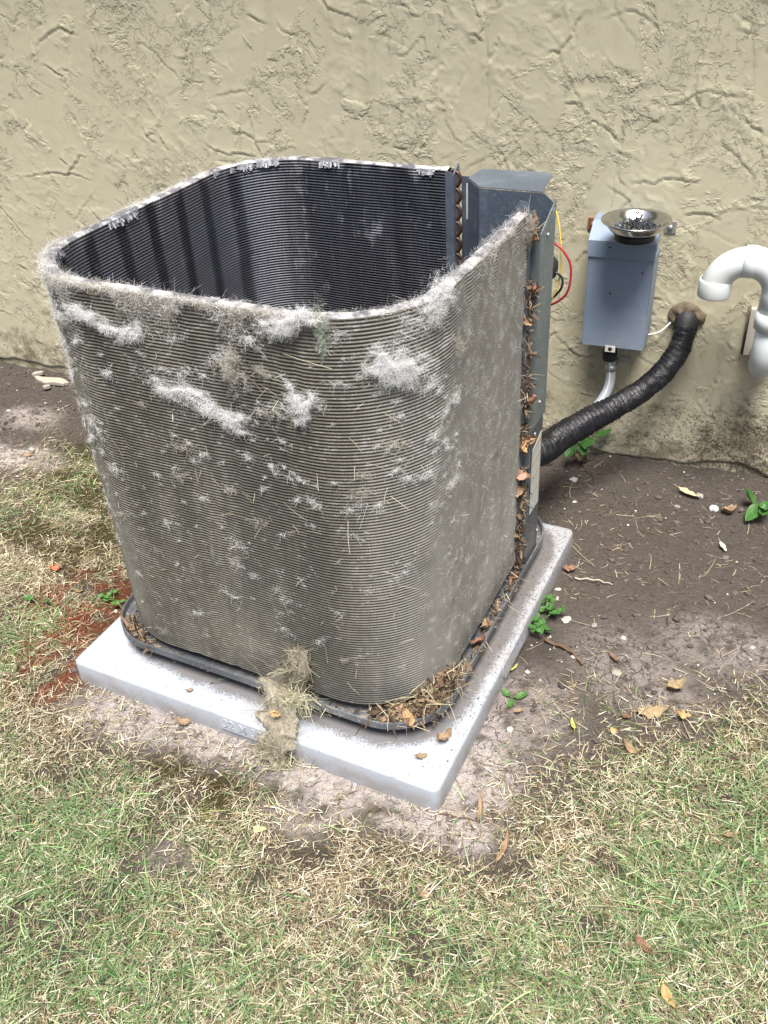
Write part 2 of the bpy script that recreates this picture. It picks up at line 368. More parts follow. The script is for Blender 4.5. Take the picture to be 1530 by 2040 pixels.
def grid_faces(nu, nv, wrap=False):
    u = np.arange(nu if wrap else nu-1)[:, None]; v = np.arange(nv-1)[None]
    a = u*nv+v; b = ((u+1) % nu)*nv+v
    return np.stack([a, b, b+1, a+1], -1).reshape(-1, 4)

# ================================================================ GROUND
def poly_sdf(P, x, y):
    P = np.asarray(P)[:, :2]; d = np.full(x.shape, 1e9); ins = np.zeros(x.shape, bool)
    for a, b in zip(P, np.roll(P, -1, 0)):
        e = b-a; w0 = x-a[0]; w1 = y-a[1]; tt = np.clip((w0*e[0]+w1*e[1])/(e@e), 0, 1)
        d = np.minimum(d, (w0-e[0]*tt)**2+(w1-e[1]*tt)**2)
        c = (a[1] > y) != (b[1] > y); ins ^= c & (x < (b[0]-a[0])*(y-a[1])/(b[1]-a[1]+1e-12)+a[0])
    return np.where(ins, -1, 1)*np.sqrt(d)
BARE = [G(860, 1660), G(960, 1645), G(1010, 1580), G(1130, 1520), G(1230, 1455), G(1400, 1425), G(1530, 1395), (1.7, .45, 0), (1.7, 1.9, 0), (-3.4, 1.9, 0), (-3.4, .5, 0),
        G(0, 960), G(90, 915), G(150, 880), G(190, 865), (-.86, .74, 0), (-.83, .03, 0), G(135, 1385), G(210, 1450), G(330, 1490), G(480, 1530), G(590, 1640), G(690, 1655), G(780, 1672)]
def blob(x, y, u, v, rx, ry=None, soft=.5):
    c = G(u, v); ry = ry or rx; d = np.hypot((x-c[0])/rx, (y-c[1])/ry); return 1-sstep(1-soft, 1+soft, d)
def grass_density(x, y):
    s = poly_sdf(BARE, x, y) + (fbm(x*9, y*9, 4, 3)-.5)*.20
    d = .17*sstep(-.16, 0., s)+.40*sstep(-.04, .09, s)+.43*sstep(.02, .24, s)
    d = d*(1-.7*sstep(.62, .74, fbm(x*9+5, y*9, 3, 21)))
    for u, v, r in ((340, 1720, .05), (1000, 1720, .05), (620, 1690, .05), (1210, 1720, .03), (750, 1790, .04), (450, 1890, .03), (1180, 1850, .03), (150, 1150, .03)): d = d*(1-.85*blob(x, y, u, v, r, r*.7))
    return d
def green_amount(x, y):
    g = .37+.75*(fbm(x*4, y*4, 3, 51)-.5)+.55*(fbm(x*13, y*13, 2, 57)-.5)
    for u, v, r, a in ((90, 1750, .17, .55), (250, 1680, .10, .25), (60, 1900, .15, .35), (40, 1270, .10, .25), (1400, 1640, .17, .45), (1480, 1850, .12, .35), (350, 1850, .12, .15), (700, 1950, .15, .15), (950, 1950, .12, .15), (1250, 1830, .12, .2), (720, 1930, .30, .22), (1100, 1960, .2, .2)):
        g = g+a*blob(x, y, u, v, r, r, .6)
    for u, v, r in ((1050, 1720, .14), (650, 1720, .12), (200, 1050, .25), (130, 1350, .18), (1250, 1520, .12)): g = g-.35*blob(x, y, u, v, r, r, .6)
    return np.clip(g, .02, .95)
def red_amount(x, y):
    r = 0
    for u, v, a, b in ((160, 1215, .14, .075), (105, 1335, .08, .09), (215, 1165, .09, .06), (120, 1270, .08, .07), (30, 1300, .02, .03)): r = np.maximum(r, blob(x, y, u, v, a, b, .7))
    return r*sstep(.32, .48, fbm(x*18, y*18, 3, 77))
def moss_amount(x, y):
    r = 0
    for u, v, a, b in ((190, 900, .12, .06), (190, 980, .18, .09), (110, 1075, .18, .07), (215, 1060, .06, .06), (165, 1130, .07, .05), (230, 1180, .05, .05), (225, 1245, .04, .04)): r = np.maximum(r, blob(x, y, u, v, a, b, .6))
    for u, v, a, b in ((340, 1525, .04, .03), (430, 1580, .05, .045), (580, 1500, .04, .03), (760, 1625, .05, .025), (570, 1575, .035, .03)): r = np.maximum(r, blob(x, y, u, v, a, b, .6))
    return r*sstep(.26, .44, fbm(x*22, y*22, 3, 91))
def ground_z(x, y):
    z = (fbm(x*2.2, y*2.2, 3, 5)-.5)*.02 + (fbm(x*16, y*16, 4, 8)-.5)*.016 + (fbm(x*55, y*55, 3, 9)-.5)*.010
    near = sstep(.02, .16, np.maximum(np.maximum(-.8128-x, x), np.maximum(-y, y-.8128)))
    z = z*(.35+.65*near)-.003*(1-near)
    wy = WALL_Y+WALL_S*x; return z - .012*(1-sstep(0, .05, np.abs(wy-y)))*0
def axis(lo, hi, step, far_lo, far_hi):
    a = np.arange(lo, hi+step/2, step); g = []; s = step; p = hi
    while p < far_hi: s *= 1.35; p += s; g.append(p)
    h = []; s = step; p = lo
    while p > far_lo: s *= 1.35; p -= s; h.append(p)
    return np.concatenate([h[::-1], a, g])
gx = axis(-2.35, 1.0, .0082, -60, 60); gy = axis(-1.0, 1.33, .0082, -60, 60)
XX, YY = np.meshgrid(gx, gy, indexing='ij'); x = XX.ravel(); y = YY.ravel()
z = ground_z(x, y)
bare = 1-sstep(-.02, .08, poly_sdf(BARE, x, y)+(fbm(x*9, y*9, 4, 3)-.5)*.13)
col = np.tile(np.array([.105, .09, .07]), (len(x), 1))       # under the grass
def lay(c, m): global col; col = col*(1-m[:, None])+np.array(c)*m[:, None]
lay((.14, .12, .107), bare)
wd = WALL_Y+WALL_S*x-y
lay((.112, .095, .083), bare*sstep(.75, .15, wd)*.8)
pale = np.zeros_like(x)
for u, v, a, b, k in ((250, 1430, .13, .05, 1), (420, 1475, .13, .05, 1), (650, 1560, .12, .06, 1), (780, 1610, .10, .04, 1), (880, 1640, .10, .04, 1), (950, 1550, .07, .09, 1), (985, 1470, .05, .08, .7), (1040, 1420, .09, .12, .45), (1250, 1330, .13, .1, .35), (1450, 1290, .13, .08, .4),
                      (30, 905, .14, .06, 1.), (60, 830, .10, .06, .5), (340, 1720, .05, .035, .3), (330, 1390, .10, .03, .8), (600, 1620, .06, .04, .6), (1330, 1385, .08, .04, .4)):
    pale = np.maximum(pale, k*blob(x, y, u, v, a, b, .6))
pale = pale*sstep(.26, .54, fbm(x*26, y*26, 4, 33)*.5+fbm(x*75, y*75, 3, 35)*.5)
lay((.58, .52, .50), np.clip(pale*1.25, 0, 1))
mo = moss_amount(x, y); lay((.062, .052, .02), mo*.9)
lay((.20, .21, .045), blob(x, y, 430, 1612, .028, .035, .6)*sstep(.35, .5, fbm(x*40, y*40, 2, 4)))
lay((.21, .06, .028), red_amount(x, y)*.85)
lay((.07, .058, .05), .6*blob(x, y, 1060, 1290, .10, .06, .7)*bare)
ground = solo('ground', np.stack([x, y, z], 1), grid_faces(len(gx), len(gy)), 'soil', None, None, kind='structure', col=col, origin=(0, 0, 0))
ground['label'] = 'bare brown soil and worn lawn around the slab'
def gz(p): return float(ground_z(np.array([p[0]]), np.array([p[1]]))[0])
def on_ground(u, v, dz=0.): p = G(u, v); p[2] = gz(p)+dz; return p

# ================================================================ HOUSE WALL (skip trowelled stucco)
house = empty('house', (0, WALL_Y, 0), 'olive beige stucco house wall with rough trowel marks and thin cracks behind the coil', 'house wall')
sx = axis(-2.5, .72, .0040, -9, 9); sz = axis(-.03, 1.22, .0040, -.3, 2.5); sz = np.clip(sz, -.3, 2.55)
SX, SZ = np.meshgrid(sx, sz, indexing='ij')
fi = (SX > -2.55) & (SX < .76) & (SZ < 1.27) & (SZ > -.06)
wx = SX+(fbm(SX*22, SZ*22, 4, 101)-.5)*.055+(fbm(SX*90, SZ*90, 3, 105)-.5)*.018
wz = SZ+(fbm(SX*22+9, SZ*22+4, 4, 103)-.5)*.055+(fbm(SX*90+3, SZ*90, 3, 107)-.5)*.018
H = (fbm(SX*4, SZ*4, 2, 110)-.5)*.003
rs = np.random.default_rng(11)
for k in range(430):                                           # one trowel stroke after another, each with a proud torn lip
    c0 = rs.uniform(-2.6, .8); c1 = rs.uniform(-.05, 1.3); ang = rs.normal(-.55, .8) if rs.random() < .75 else rs.uniform(0, 6.28)
    L = rs.uniform(.05, .30); Wd = rs.uniform(.03, .16); th = rs.uniform(.0003, .0018)
    i0, i1 = np.searchsorted(sx, (c0-L-.06, c0+L+.06)); j0, j1 = np.searchsorted(sz, (c1-L-.06, c1+L+.06))
    if i1-i0 < 2 or j1-j0 < 2: continue
    a = wx[i0:i1, j0:j1]-c0; b = wz[i0:i1, j0:j1]-c1
    s = (a*math.cos(ang)+b*math.sin(ang))/L; q = (-a*math.sin(ang)+b*math.cos(ang))/Wd
    inside = (np.abs(s) < 1) & (np.abs(q) < 1)
    prof = th*(.15+.85*((q+1)/2)**1.6)*(1-np.abs(s)**4)*1.0
    edge = np.clip((1-q)*Wd/.0022, 0, 1)
    lip = .0006*np.exp(-((1-q)*Wd/.006)**2)*rs.uniform(.1, 1.5)
    h = H[i0:i1, j0:j1]; base = h*.55
    H[i0:i1, j0:j1] = np.where(inside, np.maximum(h*.35, base*.5+prof*edge+lip*edge), h)
def torn(scale, levels, amp, decay, thr, seed, ax=1.):
    """torn trowel edges: a sharp proud lip along a wandering line, fading back into the coat"""
    global H
    gx_, gz_ = wx*ax+SZ*.35, wz
    f = fbm(gx_*scale, gz_*scale, 5, seed, .52)
    g0, g1 = np.gradient(f); gm = np.hypot(g0/np.gradient(sx)[:, None], g1/np.gradient(sz)[None])+.25*scale
    m = sstep(thr, thr+.07, fbm(SX*7+seed, SZ*7, 3, seed+31))
    for lv in levels:
        d = (f-lv)/gm
        H = H+amp*m*np.where(d > 0, np.exp(-np.maximum(d, 0)/decay), 0)*np.clip(d/.0016, 0, 1)
torn(5., (.42, .58), .0022, .03, .56, 1200)
torn(8., (.47,), .0020, .02, .54, 1300, .7)
torn(15., (.5,), .0016, .008, .62, 1400, .8)
H = H+(fbm(SX*45, SZ*45, 3, 150)-.5)*.0008
crack = np.zeros_like(H)
def crack_line(pts, w=.0022, depth=.0025, k=1.):
    global H, crack
    P = np.array([AW(*q) for q in pts]); S = (P-W0)@WT; Z = P[:, 2]
    lo = S.min()-.06; hi = S.max()+.06; i0, i1 = np.searchsorted(sx, (lo, hi)); a = SX[i0:i1]; b = SZ[i0:i1]
    a = a+(fbm(a*30, b*30, 3, 160)-.5)*.014; b = b+(fbm(a*30+8, b*30, 3, 161)-.5)*.014; d = np.full(a.shape, 9.)
    for k0 in range(len(S)-1):
        e0, e1 = S[k0+1]-S[k0], Z[k0+1]-Z[k0]; tt = np.clip(((a-S[k0])*e0+(b-Z[k0])*e1)/(e0*e0+e1*e1), 0, 1)
        d = np.minimum(d, np.hypot(a-S[k0]-e0*tt, b-Z[k0]-e1*tt))
    mm = np.exp(-(d/w)**2); H[i0:i1] -= depth*mm; crack[i0:i1] = np.maximum(crack[i0:i1], k*mm)
for pts in ([(972, -40), (970, 120), (973, 200), (966, 300), (955, 350)], [(1500, -30), (1500, 100), (1500, 230), (1478, 300), (1455, 355)], [(1255, 200), (1240, 280), (1225, 350), (1215, 420)],
            [(1420, 385), (1390, 450), (1382, 520), (1380, 600)], [(480, 230), (478, 290), (477, 340)], [(1430, 700), (1435, 760), (1433, 840), (1430, 900)], [(1255, 700), (1258, 780), (1260, 860)],
            [(1130, 410), (1180, 415)], [(1350, 440), (1400, 455), (1450, 480), (1510, 500)], [(0, 130), (60, 150), (110, 180)], [(605, 90), (610, 150), (612, 175)], [(420, 20), (425, 90)]):
    crack_line(pts, .0015, .0016, .28)
# short crevices where one coat tore away from the next
for k in range(420):
    c0 = rs.uniform(-2.5, .75); c1 = rs.uniform(0, 1.25); ang = rs.normal(-.45, .7) if rs.random() < .7 else rs.uniform(0, 3.14); L = rs.gamma(2, .016)+.008; dp = rs.uniform(.002, .0065); bow = rs.normal(0, .25)
    i0, i1 = np.searchsorted(sx, (c0-L-.03, c0+L+.03)); j0, j1 = np.searchsorted(sz, (c1-L-.03, c1+L+.03))
    if i1-i0 < 2 or j1-j0 < 2: continue
    a = SX[i0:i1, j0:j1]-c0+(wx-SX)[i0:i1, j0:j1]*.45; b = SZ[i0:i1, j0:j1]-c1+(wz-SZ)[i0:i1, j0:j1]*.45
    u_ = a*math.cos(ang)+b*math.sin(ang); v_ = -a*math.sin(ang)+b*math.cos(ang)+bow*u_*u_/L
    e_ = np.clip(1-(u_/L)**2, 0, 1)**.5
    H[i0:i1, j0:j1] += dp*e_*np.where(v_ > 0, np.exp(-np.maximum(v_, 0)/.009), 0)*np.clip(v_/.002, 0, 1)-dp*.8*e_*np.exp(-((v_+.001)/.0024)**2)
# ragged foot of the stucco
foot = .012+(fbm(SX*7, SX*0, 3, 170)-.5)*.05
H = H-.012*sstep(.004, -.004, SZ-foot)
H = np.where(fi, H*.52, 0)
Pw = W0[None, None]+WT[None, None]*SX[..., None]-WN[None, None]*H[..., None]; Pw[..., 2] = SZ
cc = np.repeat(crack.reshape(-1, 1), 3, 1)
part('wall', Pw.reshape(-1, 3), grid_faces(len(sx), len(sz))[:, ::-1].copy(), 'stucco', house, col=cc, attr='crack')
# roof overhang above (out of the frame, it shades the top of the wall)
def wbox(s0, s1, z0, z1, o0, o1):
    V, F = box((s0, -o1, z0), (s1, -o0, z1)); return np.array([W0+WT*v[0]+WN*v[1]+np.array([0, 0, v[2]]) for v in V]), F
v, f = wbox(-9, 9,  2.5, 2.56, -.3, .36); part('soffit', v, f, 'soffit', house, smooth=False)
v, f = wbox(-9, 9, 2.44, 2.66, .362, .40); part('fascia', v, f, 'soffit', house, smooth=False)
# sealant collar round the pipe hole and the small plate behind the plastic pipe
def blob_disc(c, nrm, r, h, seed, mtl, name, parent=None, wob=.4, **kw):
    a = np.linspace(0, 2*np.pi, 36, endpoint=False); V = []; rings = [(1.0, -.004), (.97, .35), (.8, .8), (.45, 1.), (.0, .9)]
    for q, hh in rings:
        for t0 in a:
            rr = r*q*(1+wob*(fbm(np.array([math.cos(t0)*1.3+seed]), np.array([math.sin(t0)*1.3]), 3, seed)[0]-.5)*2)
            V.append(c+WT*rr*math.cos(t0)+np.array([0, 0, 1.])*rr*math.sin(t0)-nrm*h*hh*(1+.3*math.sin(5*t0+seed*q)))
    F = [(i*36+j, i*36+(j+1) % 36, (i+1)*36+(j+1) % 36, (i+1)*36+j) for i in range(4) for j in range(36)]
    return np.array(V), F
hole = AW(1368, 628, 0)
v, f = blob_disc(hole, WN, .037, .013, 3, 'sealant', 'sealant_patch')
part('sealant_patch', v, f, 'sealant', house, label='brown foam sealant patch round the pipe hole')
pl = AW(1508, 655, 0)
sp = (pl-W0)@WT
v, f = wbox(sp-.02, sp+.10, pl[2]-.062, pl[2]+.052, -.004, .014); part('wall_plate', v, f, 'plate_paint', house, smooth=False)
v, f = wbox(sp-.026, sp-.0202, pl[2]-.066, pl[2]+.055, -.004, .006); part('plate_caulk', v, f, 'sealant', house)

# ================================================================ PAD
S = .8128; PH = .0507
pad = empty('equipment_pad', (-S/2, S/2, 0), 'pale grey square plastic slab under the gutted air conditioner', 'pad')
P, N = rrect(-S/2, S/2, S/2, S/2, .016, .04, 8)
prof = [(-.001, -.03), (0, .004), (-.0010, PH-.0065), (-.0022, PH-.0028), (-.0055, PH-.0005), (-.0150, PH)]
V = np.array([[P[i, 0]+N[i, 0]*o, P[i, 1]+N[i, 1]*o, zz] for i in range(len(P)) for o, zz in prof]); k = len(prof)
F = [tuple(r) for r in grid_faces(len(P), k, True)[:, ::-1]]+[tuple(i*k+k-1 for i in range(len(P)))[::-1]]
part('slab', V, F, 'pad_plastic', pad)
def plaque(c0, c1, out, txt):
    """raised name strip on the slab's upper edge, running from c0 to c1"""
    c0 = np.array(c0); c1 = np.array(c1); d = (c1-c0)/np.linalg.norm(c1-c0); out = np.array(out, float); up = out*.985+np.array([0, 0, .17]); up /= np.linalg.norm(up)
    dn = np.cross(d, up); dn = dn if dn[2] < 0 else -dn; L = np.linalg.norm(c1-c0); hw = .0145
    a = np.linspace(-math.pi/2, math.pi/2, 7); pts = []
    for t0 in a: pts.append(c1+d*(-hw*.3+hw*.3*math.cos(t0))+dn*hw*math.sin(t0))
    for t0 in a: pts.append(c0+d*(hw*.3-hw*.3*math.cos(t0))-dn*hw*math.sin(t0))
    v, f = prism([p-up*.009 for p in pts], up*.011); pq = part('name_strip', v, f, 'pad_plastic', pad, smooth=False)
    if txt:
        cu = bpy.data.curves.new('t', 'FONT'); cu.body = txt; cu.size = .0245; cu.extrude = .0011; cu.bevel_depth = .0003; cu.align_x = 'LEFT'; cu.align_y = 'CENTER'; cu.space_character = 1.12
        ob = bpy.data.objects.new('t', cu); COL.objects.link(ob); bpy.context.view_layer.update()
        me = bpy.data.meshes.new_from_object(ob.evaluated_get(bpy.context.evaluated_depsgraph_get())); bpy.data.objects.remove(ob)
        me.materials.clear(); me.materials.append(M['pad_plastic'])
        R3 = np.stack([d, -dn, up], 1); o = c0+d*.008+up*.0022-np.array(pad.location)
        for vv in me.vertices: vv.co = Vector(R3@np.array(vv.co)+o)
        put('raised_lettering', me, pq)
xa = AY(434, 1418, 0)[0]
plaque((xa, .0002, PH-.0185), (xa+.14, .0002, PH-.0185), (0, -1, 0), '32 X 32 X 2')
ya, yb = AX(1003, 1318, 0)[1], AX(1046, 1243, 0)[1]
plaque((-.0002, ya, PH-.0185), (-.0002, yb, PH-.0185), (1, 0, 0), None)

# ================================================================ AIR CONDITIONER (cover and fan taken off)
CX, CY = -.4180, .4372; HX, HY, CR, TH = .3547, .3645, .172, .023
ZB, ZT = .108, .853
ac = empty('air_conditioner', (CX, CY, PH), 'gutted air conditioner, its square coil open at the top and furred with lint', 'air conditioner')
# --- base pan: raised lip, channel floor
PX, PY, PHX, PR = -.4152, .4352, .3718, .123
P, N = rrect(PX, PY, PHX, PHX, PR, .03, 26)
prof = [(-.075, .084), (-.012, .084), (-.006, .0855), (-.0035, .0955), (-.0024, .0972), (.0002, .0972), (.0009, .0962), (.0009, .0815), (.0002, .0805), (-.003, .0800), (-.075, .0795)]
V = np.array([[P[i, 0]+N[i, 0]*o, P[i, 1]+N[i, 1]*o, zz+.0012*math.sin(P[i, 0]*9)+.001*math.sin(P[i, 1]*13)] for i in range(len(P)) for o, zz in prof]); k = len(prof)
F = [tuple(r) for r in grid_faces(len(P), k, True)]+[tuple(i*k for i in range(len(P)))[::-1]]
basep = part('base_pan', V, F, 'base_metal', ac, smooth=False)
for fx, fy in ((-.69, .16), (-.14, .16), (-.69, .70), (-.14, .70), (-.42, .12), (-.12, .42)):
    v, f = lathe([(0, PH), (.022, PH), (.024, .0795), (0, .0795)], (fx, fy, 0), 14); part('foot', v, f, 'dark_rubber', basep)
# --- coil: real corrugation, one ridge for each row of fins
Pq, Nq = rrect(CX, CY, HX, HY, CR, .011, 18)
Y_END = .574; X_END = -.297
i0 = int(np.argmax((Pq[:, 0] > CX+HX-1e-4) & (Pq[:, 1] <= Y_END))); back = np.where((Pq[:, 1] > CY+HY-1e-4) & (Pq[:, 0] <= X_END))[0]
Pc = np.concatenate([[(CX+HX, Y_END)], Pq[i0:back[-1]+1], [(X_END, CY+HY)]]); Nc = np.concatenate([[(1, 0)], Nq[i0:back[-1]+1], [(0, 1)]])
seglen = np.concatenate([[0], np.cumsum(np.hypot(*np.diff(Pc, axis=0).T))])
ROWS = 131; PITCH_Z = (ZT-ZB)/ROWS
zz = []; off = []
for r in range(ROWS):
    for fr, o in ((0., -.0042), (.20, -.0040), (.36, -.0011), (.58, 0.), (.84, -.0009)): zz.append(ZB+(r+fr)*PITCH_Z); off.append(o)
zz = np.array(zz); off = np.array(off); n, k = len(Pc), len(zz)
def coil_face(depth, sgn, seed):
    s = seglen[:, None]+0*zz[None]; Z = zz[None]+0*s
    wob = (fbm(s*6, Z*6, 3, seed)-.5)*.004
    dam = sstep(.66, .76, fbm(s*28, Z*5, 3, seed+4))*.0022                          # combed-over fins
    jit = (fbm(s*140, Z*40, 2, seed+8)-.5)*.0010
    O = off[None]*(1+.5*(fbm(s*60, Z*4, 2, seed+2)-.5)*.5)+wob-dam+jit
    zj = Z+(fbm(s*6, Z*22, 3, seed+5)-.5)*.0016
    B = Pc[:, None]-Nc[:, None]*depth
    XY = B+sgn*Nc[:, None]*O[..., None]
    return np.concatenate([XY, zj[..., None]], -1)
outer = coil_face(0, 1, 200); inner = coil_face(TH, -1, 300)
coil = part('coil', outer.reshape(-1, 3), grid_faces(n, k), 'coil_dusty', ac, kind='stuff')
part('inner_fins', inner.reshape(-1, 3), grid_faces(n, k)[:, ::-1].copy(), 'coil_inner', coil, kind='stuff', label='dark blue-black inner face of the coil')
# rim: uneven top edge of the fins
m = 7; rim = np.zeros((n, m, 3)); t_ = np.linspace(0, 1, m)
bumpz = (fbm(seglen[:, None]*70, t_[None]*3, 3, 410)-.35)*.006
rim[..., :2] = outer[:, -1, None, :2]*(1-t_)[None, :, None]+inner[:, -1, None, :2]*t_[None, :, None]
rim[..., 2] = ZT+np.maximum(0, bumpz)*np.sin(np.pi*t_)[None]**.5+.0015*np.sin(np.pi*t_)
rim[:, 0, 2] = outer[:, -1, 2]; rim[:, -1, 2] = inner[:, -1, 2]
part('coil_rim', rim.reshape(-1, 3), grid_faces(n, m), 'coil_rim', coil)
# a torn, flapping strip of fins along the top
# --- end sheets and copper return bends
v, f, mi = join(prism([(X_END-.004, .7765, ZB), (X_END+.0145, .7765, ZB), (X_END+.0145, .7765, .845), (X_END+.006, .7765, .851), (X_END-.004, .7765, .851)], (0, .002, 0)),
                prism([(X_END+.0145, .7785, ZB), (X_END+.0145, .806, ZB), (X_END+.0145, .806, .853), (X_END+.0145, .80, .862), (X_END+.0145, .7785, .848)], (-.002, 0, 0)))
part('end_sheet', v, f, 'sheet_metal', coil, smooth=False)
def ubend(c, axis, up=.013):
    a = np.linspace(-math.pi/2, math.pi/2, 9); ax = np.array(axis, float)
    return tube([np.array(c)-ax*.008+np.array([0, 0, -up])]+[np.array(c)+ax*.010*math.cos(t0)+np.array([0, 0, up*math.sin(t0)]) for t0 in a]+[np.array(c)-ax*.008+np.array([0, 0, up])], .0038, 8)
v, f = ubend((0, 0, 0), (1, 0, 0)); ub = new_mesh('return_bend', v, f, 'copper')
v, f = ubend((0, 0, 0), (0, 1, 0)); ub2 = new_mesh('return_bend', v, f, 'copper')
L0 = np.array(ac.location)
for i in range(22):
    put('return_bend', ub, coil, loc=np.array((X_END+.0125, .790, .835-i*.0325))-L0)
    put('return_bend', ub2, coil, loc=np.array((CX+HX-.012, Y_END+.003, .842-i*.0325))-L0)
xe = CX+HX
v, f, mi = join(prism([(xe-.026, Y_END+.001, ZB), (xe+.002, Y_END+.001, ZB), (xe+.002, Y_END+.001, .852), (xe-.004, Y_END+.001, .871), (xe-.018, Y_END+.001, .873), (xe-.028, Y_END+.001, .855)], (0, .0015, 0)),
                prism([(xe+.002, Y_END+.0025, ZB), (xe+.002, Y_END+.012, ZB), (xe+.002, Y_END+.012, .80), (xe+.002, Y_END+.0025, .84)], (-.0015, 0, 0)))
part('end_sheet', v, f, 'sheet_metal', coil, smooth=False)
# --- corner post and control box
xr = -.0500; ZC = .857
v, f, mi = join(prism([(xr-.0015, .5965, .092), (xr-.0015, .672, .088), (xr-.0015, .672, .46), (xr-.0015, .5965, .46)], (.0015, 0, 0)),
                prism([(xr-.004, .5965, .092), (xr-.004, .606, .092), (xr-.004, .606, .46), (xr-.004, .5965, .46)], (-.0015, 0, 0)))
post = part('corner_post', v, f, 'base_metal', ac, smooth=False)
v, f = prism([(xr+.0005, .5955, .425), (xr+.0005, .677, .425), (xr+.0005, .677, .843), (xr+.0005, .668, .846), (xr+.0005, .5955, .812)], (.0018, 0, 0))
cb = part('control_box', v, f, 'post_metal', ac, smooth=False)
v, f = prism([(xr-.0155, .5955, .11), (xr+.0005, .5955, .11), (xr+.0005, .5955, .812), (xr-.0035, .5955, .818), (xr-.0155, .5955, .80)], (0, .0016, 0)); part('front_flange', v, f, 'post_metal', cb, smooth=False)
v, f = prism([(-.19, .672, .11), (xr-.002, .672, .11), (xr-.002, .672, .8435), (-.0686, .672, ZC), (-.19, .672, ZC)], (0, .0016, 0)); part('back_plate', v, f, 'sheet_metal', cb, smooth=False)
v, f = prism([(-.19, .672, .11), (-.19, .672, ZC), (-.2305, .718, ZC), (-.2305, .718, .11)], (.0012, .0012, 0)); part('angled_plate', v, f, 'sheet_metal', cb, smooth=False)
arc = []
for c, t0, t1 in (((-.112, .762), 0, 90), ((-.205, .755), 75, 140)):
    arc += [(c[0]+.028*math.cos(math.radians(t)), c[1]+.028*math.sin(math.radians(t)), ZC+.0015) for t in np.linspace(t0, t1, 7)]
v, f = prism([(-.189, .672, ZC+.0015), (-.073, .672, ZC+.0015), (-.081, .73, ZC+.0015)]+arc+[(-.2295, .718, ZC+.0015)], (0, 0, .0016)); part('top_flap', v, f, 'sheet_metal', cb, smooth=False)
v, f = prism([(-.276, .80, .11), (-.246, .80, .11), (-.246, .80, .838), (-.276, .80, .838)], (0, .0016, 0)); brk = part('coil_bracket', v, f, 'sheet_metal', ac, smooth=False)
v, f = prism([(-.2300, .7195, .11), (-.2300, .7195, .85), (-.246, .80, .838), (-.246, .80, .11)], (.0015, .0, 0)); part('bracket_side', v, f, 'sheet_metal', brk, smooth=False)
v, f = prism([(-.266, .7998, .755), (-.2615, .7998, .755), (-.2615, .7998, .825), (-.266, .7998, .825)], (0, -.0008, 0)); part('foam_strip', v, f, 'label_paper', brk, smooth=False)
v, f = prism([(xr+.0012, .606, .215), (xr+.0012, .662, .215), (xr+.0012, .662, .39), (xr+.0012, .606, .372)], (.0006, 0, 0)); lab = part('warning_label', v, f, 'label_paper', post, smooth=False, label='pale rating sticker with ochre rules')
for zz0 in (.262, .30, .338, .372):
    v, f = prism([(xr+.0019, .607, zz0-.004), (xr+.0019, .661, zz0+.004), (xr+.0019, .661, zz0+.008), (xr+.0019, .607, zz0)], (.0003, 0, 0)); part('rule', v, f, 'label_ink', lab, smooth=False)
v, f = lathe([(0, 0), (.004, 0), (.004, .003), (0, .0035)], (0, 0, 0), 8, (1, 0, 0)); sm = new_mesh('rivet', v, f, 'zinc')
for yy, zz0 in ((.632, .80), (.632, .47), (.61, .41), (.66, .14)): put('rivet', sm, cb, loc=np.array((xr+.0023, yy, zz0))-L0)
for xx, zz0 in ((-.208, .82), (-.208, .80), (-.17, .838)): pass
# contactor and loose wires hanging behind the box
v, f, mi = join(lathe([(0, 0), (.018, 0), (.022, .004), (.022, .014), (.016, .020), (0, .021)], (-.079, .735, .700), 20, (1, 0, 0)))
part('capacitor_cap', v, f, 'dark_rubber', ac)
def wire(name, pts, r, mtl, lab): v, f = tube(spline(pts, 36), r, 8); part(name, v, f, mtl, ac, label=lab)
wire('wire', [AY(1080, 385, .75), AY(1107, 420, .745), AY(1117, 480, .74), AY(1117, 540, .74), AY(1103, 590, .74), AY(1080, 625, .75)], .0017, 'yellow_wire', 'yellow wire looping out behind the control box')
wire('wire', [AY(1075, 480, .75), AY(1103, 484, .735), AY(1122, 500, .73), AY(1137, 530, .73), AY(1133, 575, .73), AY(1115, 598, .735), AY(1080, 615, .75)], .0023, 'red_wire', 'thick red wire looping out behind the control box')
wire('wire', [AY(1082, 535, .75), AY(1103, 541, .735), AY(1119, 553, .735), AY(1119, 572, .735), AY(1105, 590, .74), AY(1080, 610, .75)], .0023, 'black_wire', 'short black wire loop behind the control box')

# ================================================================ DISCONNECT BOX ON THE WALL
s0 = (AW(1160, 690, .095)-W0)@WT; s1 = (AW(1280, 697, .095)-W0)@WT; zb0 = AW(1220, 692, .095)[2]; zt0 = AW(1167, 490, .095)[2]
db = empty('disconnect_box', WP((s0+s1)/2, zb0, .05), 'faded blue-grey electrical disconnect box on the wall under a steel bowl', 'electrical box')
D = .095
def wprism(poly, s_a, s_b):                                     # polygon in (offset, z), extruded along the wall
    return prism([WP(s_a, zq, o) for o, zq in poly], WT*(s_b-s_a))
ztop = zt0+.045
v, f = wprism([(-.004, zb0+.004), (D-.006, zb0+.004), (D-.006, zt0), (.045, ztop-.002), (-.004, ztop-.002)], s0+.003, s1-.003); part('body', v, f, 'box_paint', db, smooth=False)
v, f = wbox(s0, s1, zb0, zt0-.013, D-.0055, D); lid = part('cover', v, f, 'box_paint', db, smooth=False)
v, f = wprism([(D-.004, zt0-.022), (D+.004, zt0-.022), (D+.004, zt0+.016), (.05, ztop+.002), (-.004, ztop+.002), (-.004, ztop-.001), (.048, ztop-.001), (D-.004, zt0+.013)], s0-.004, s1+.004); part('hood', v, f, 'box_paint', db, smooth=False)
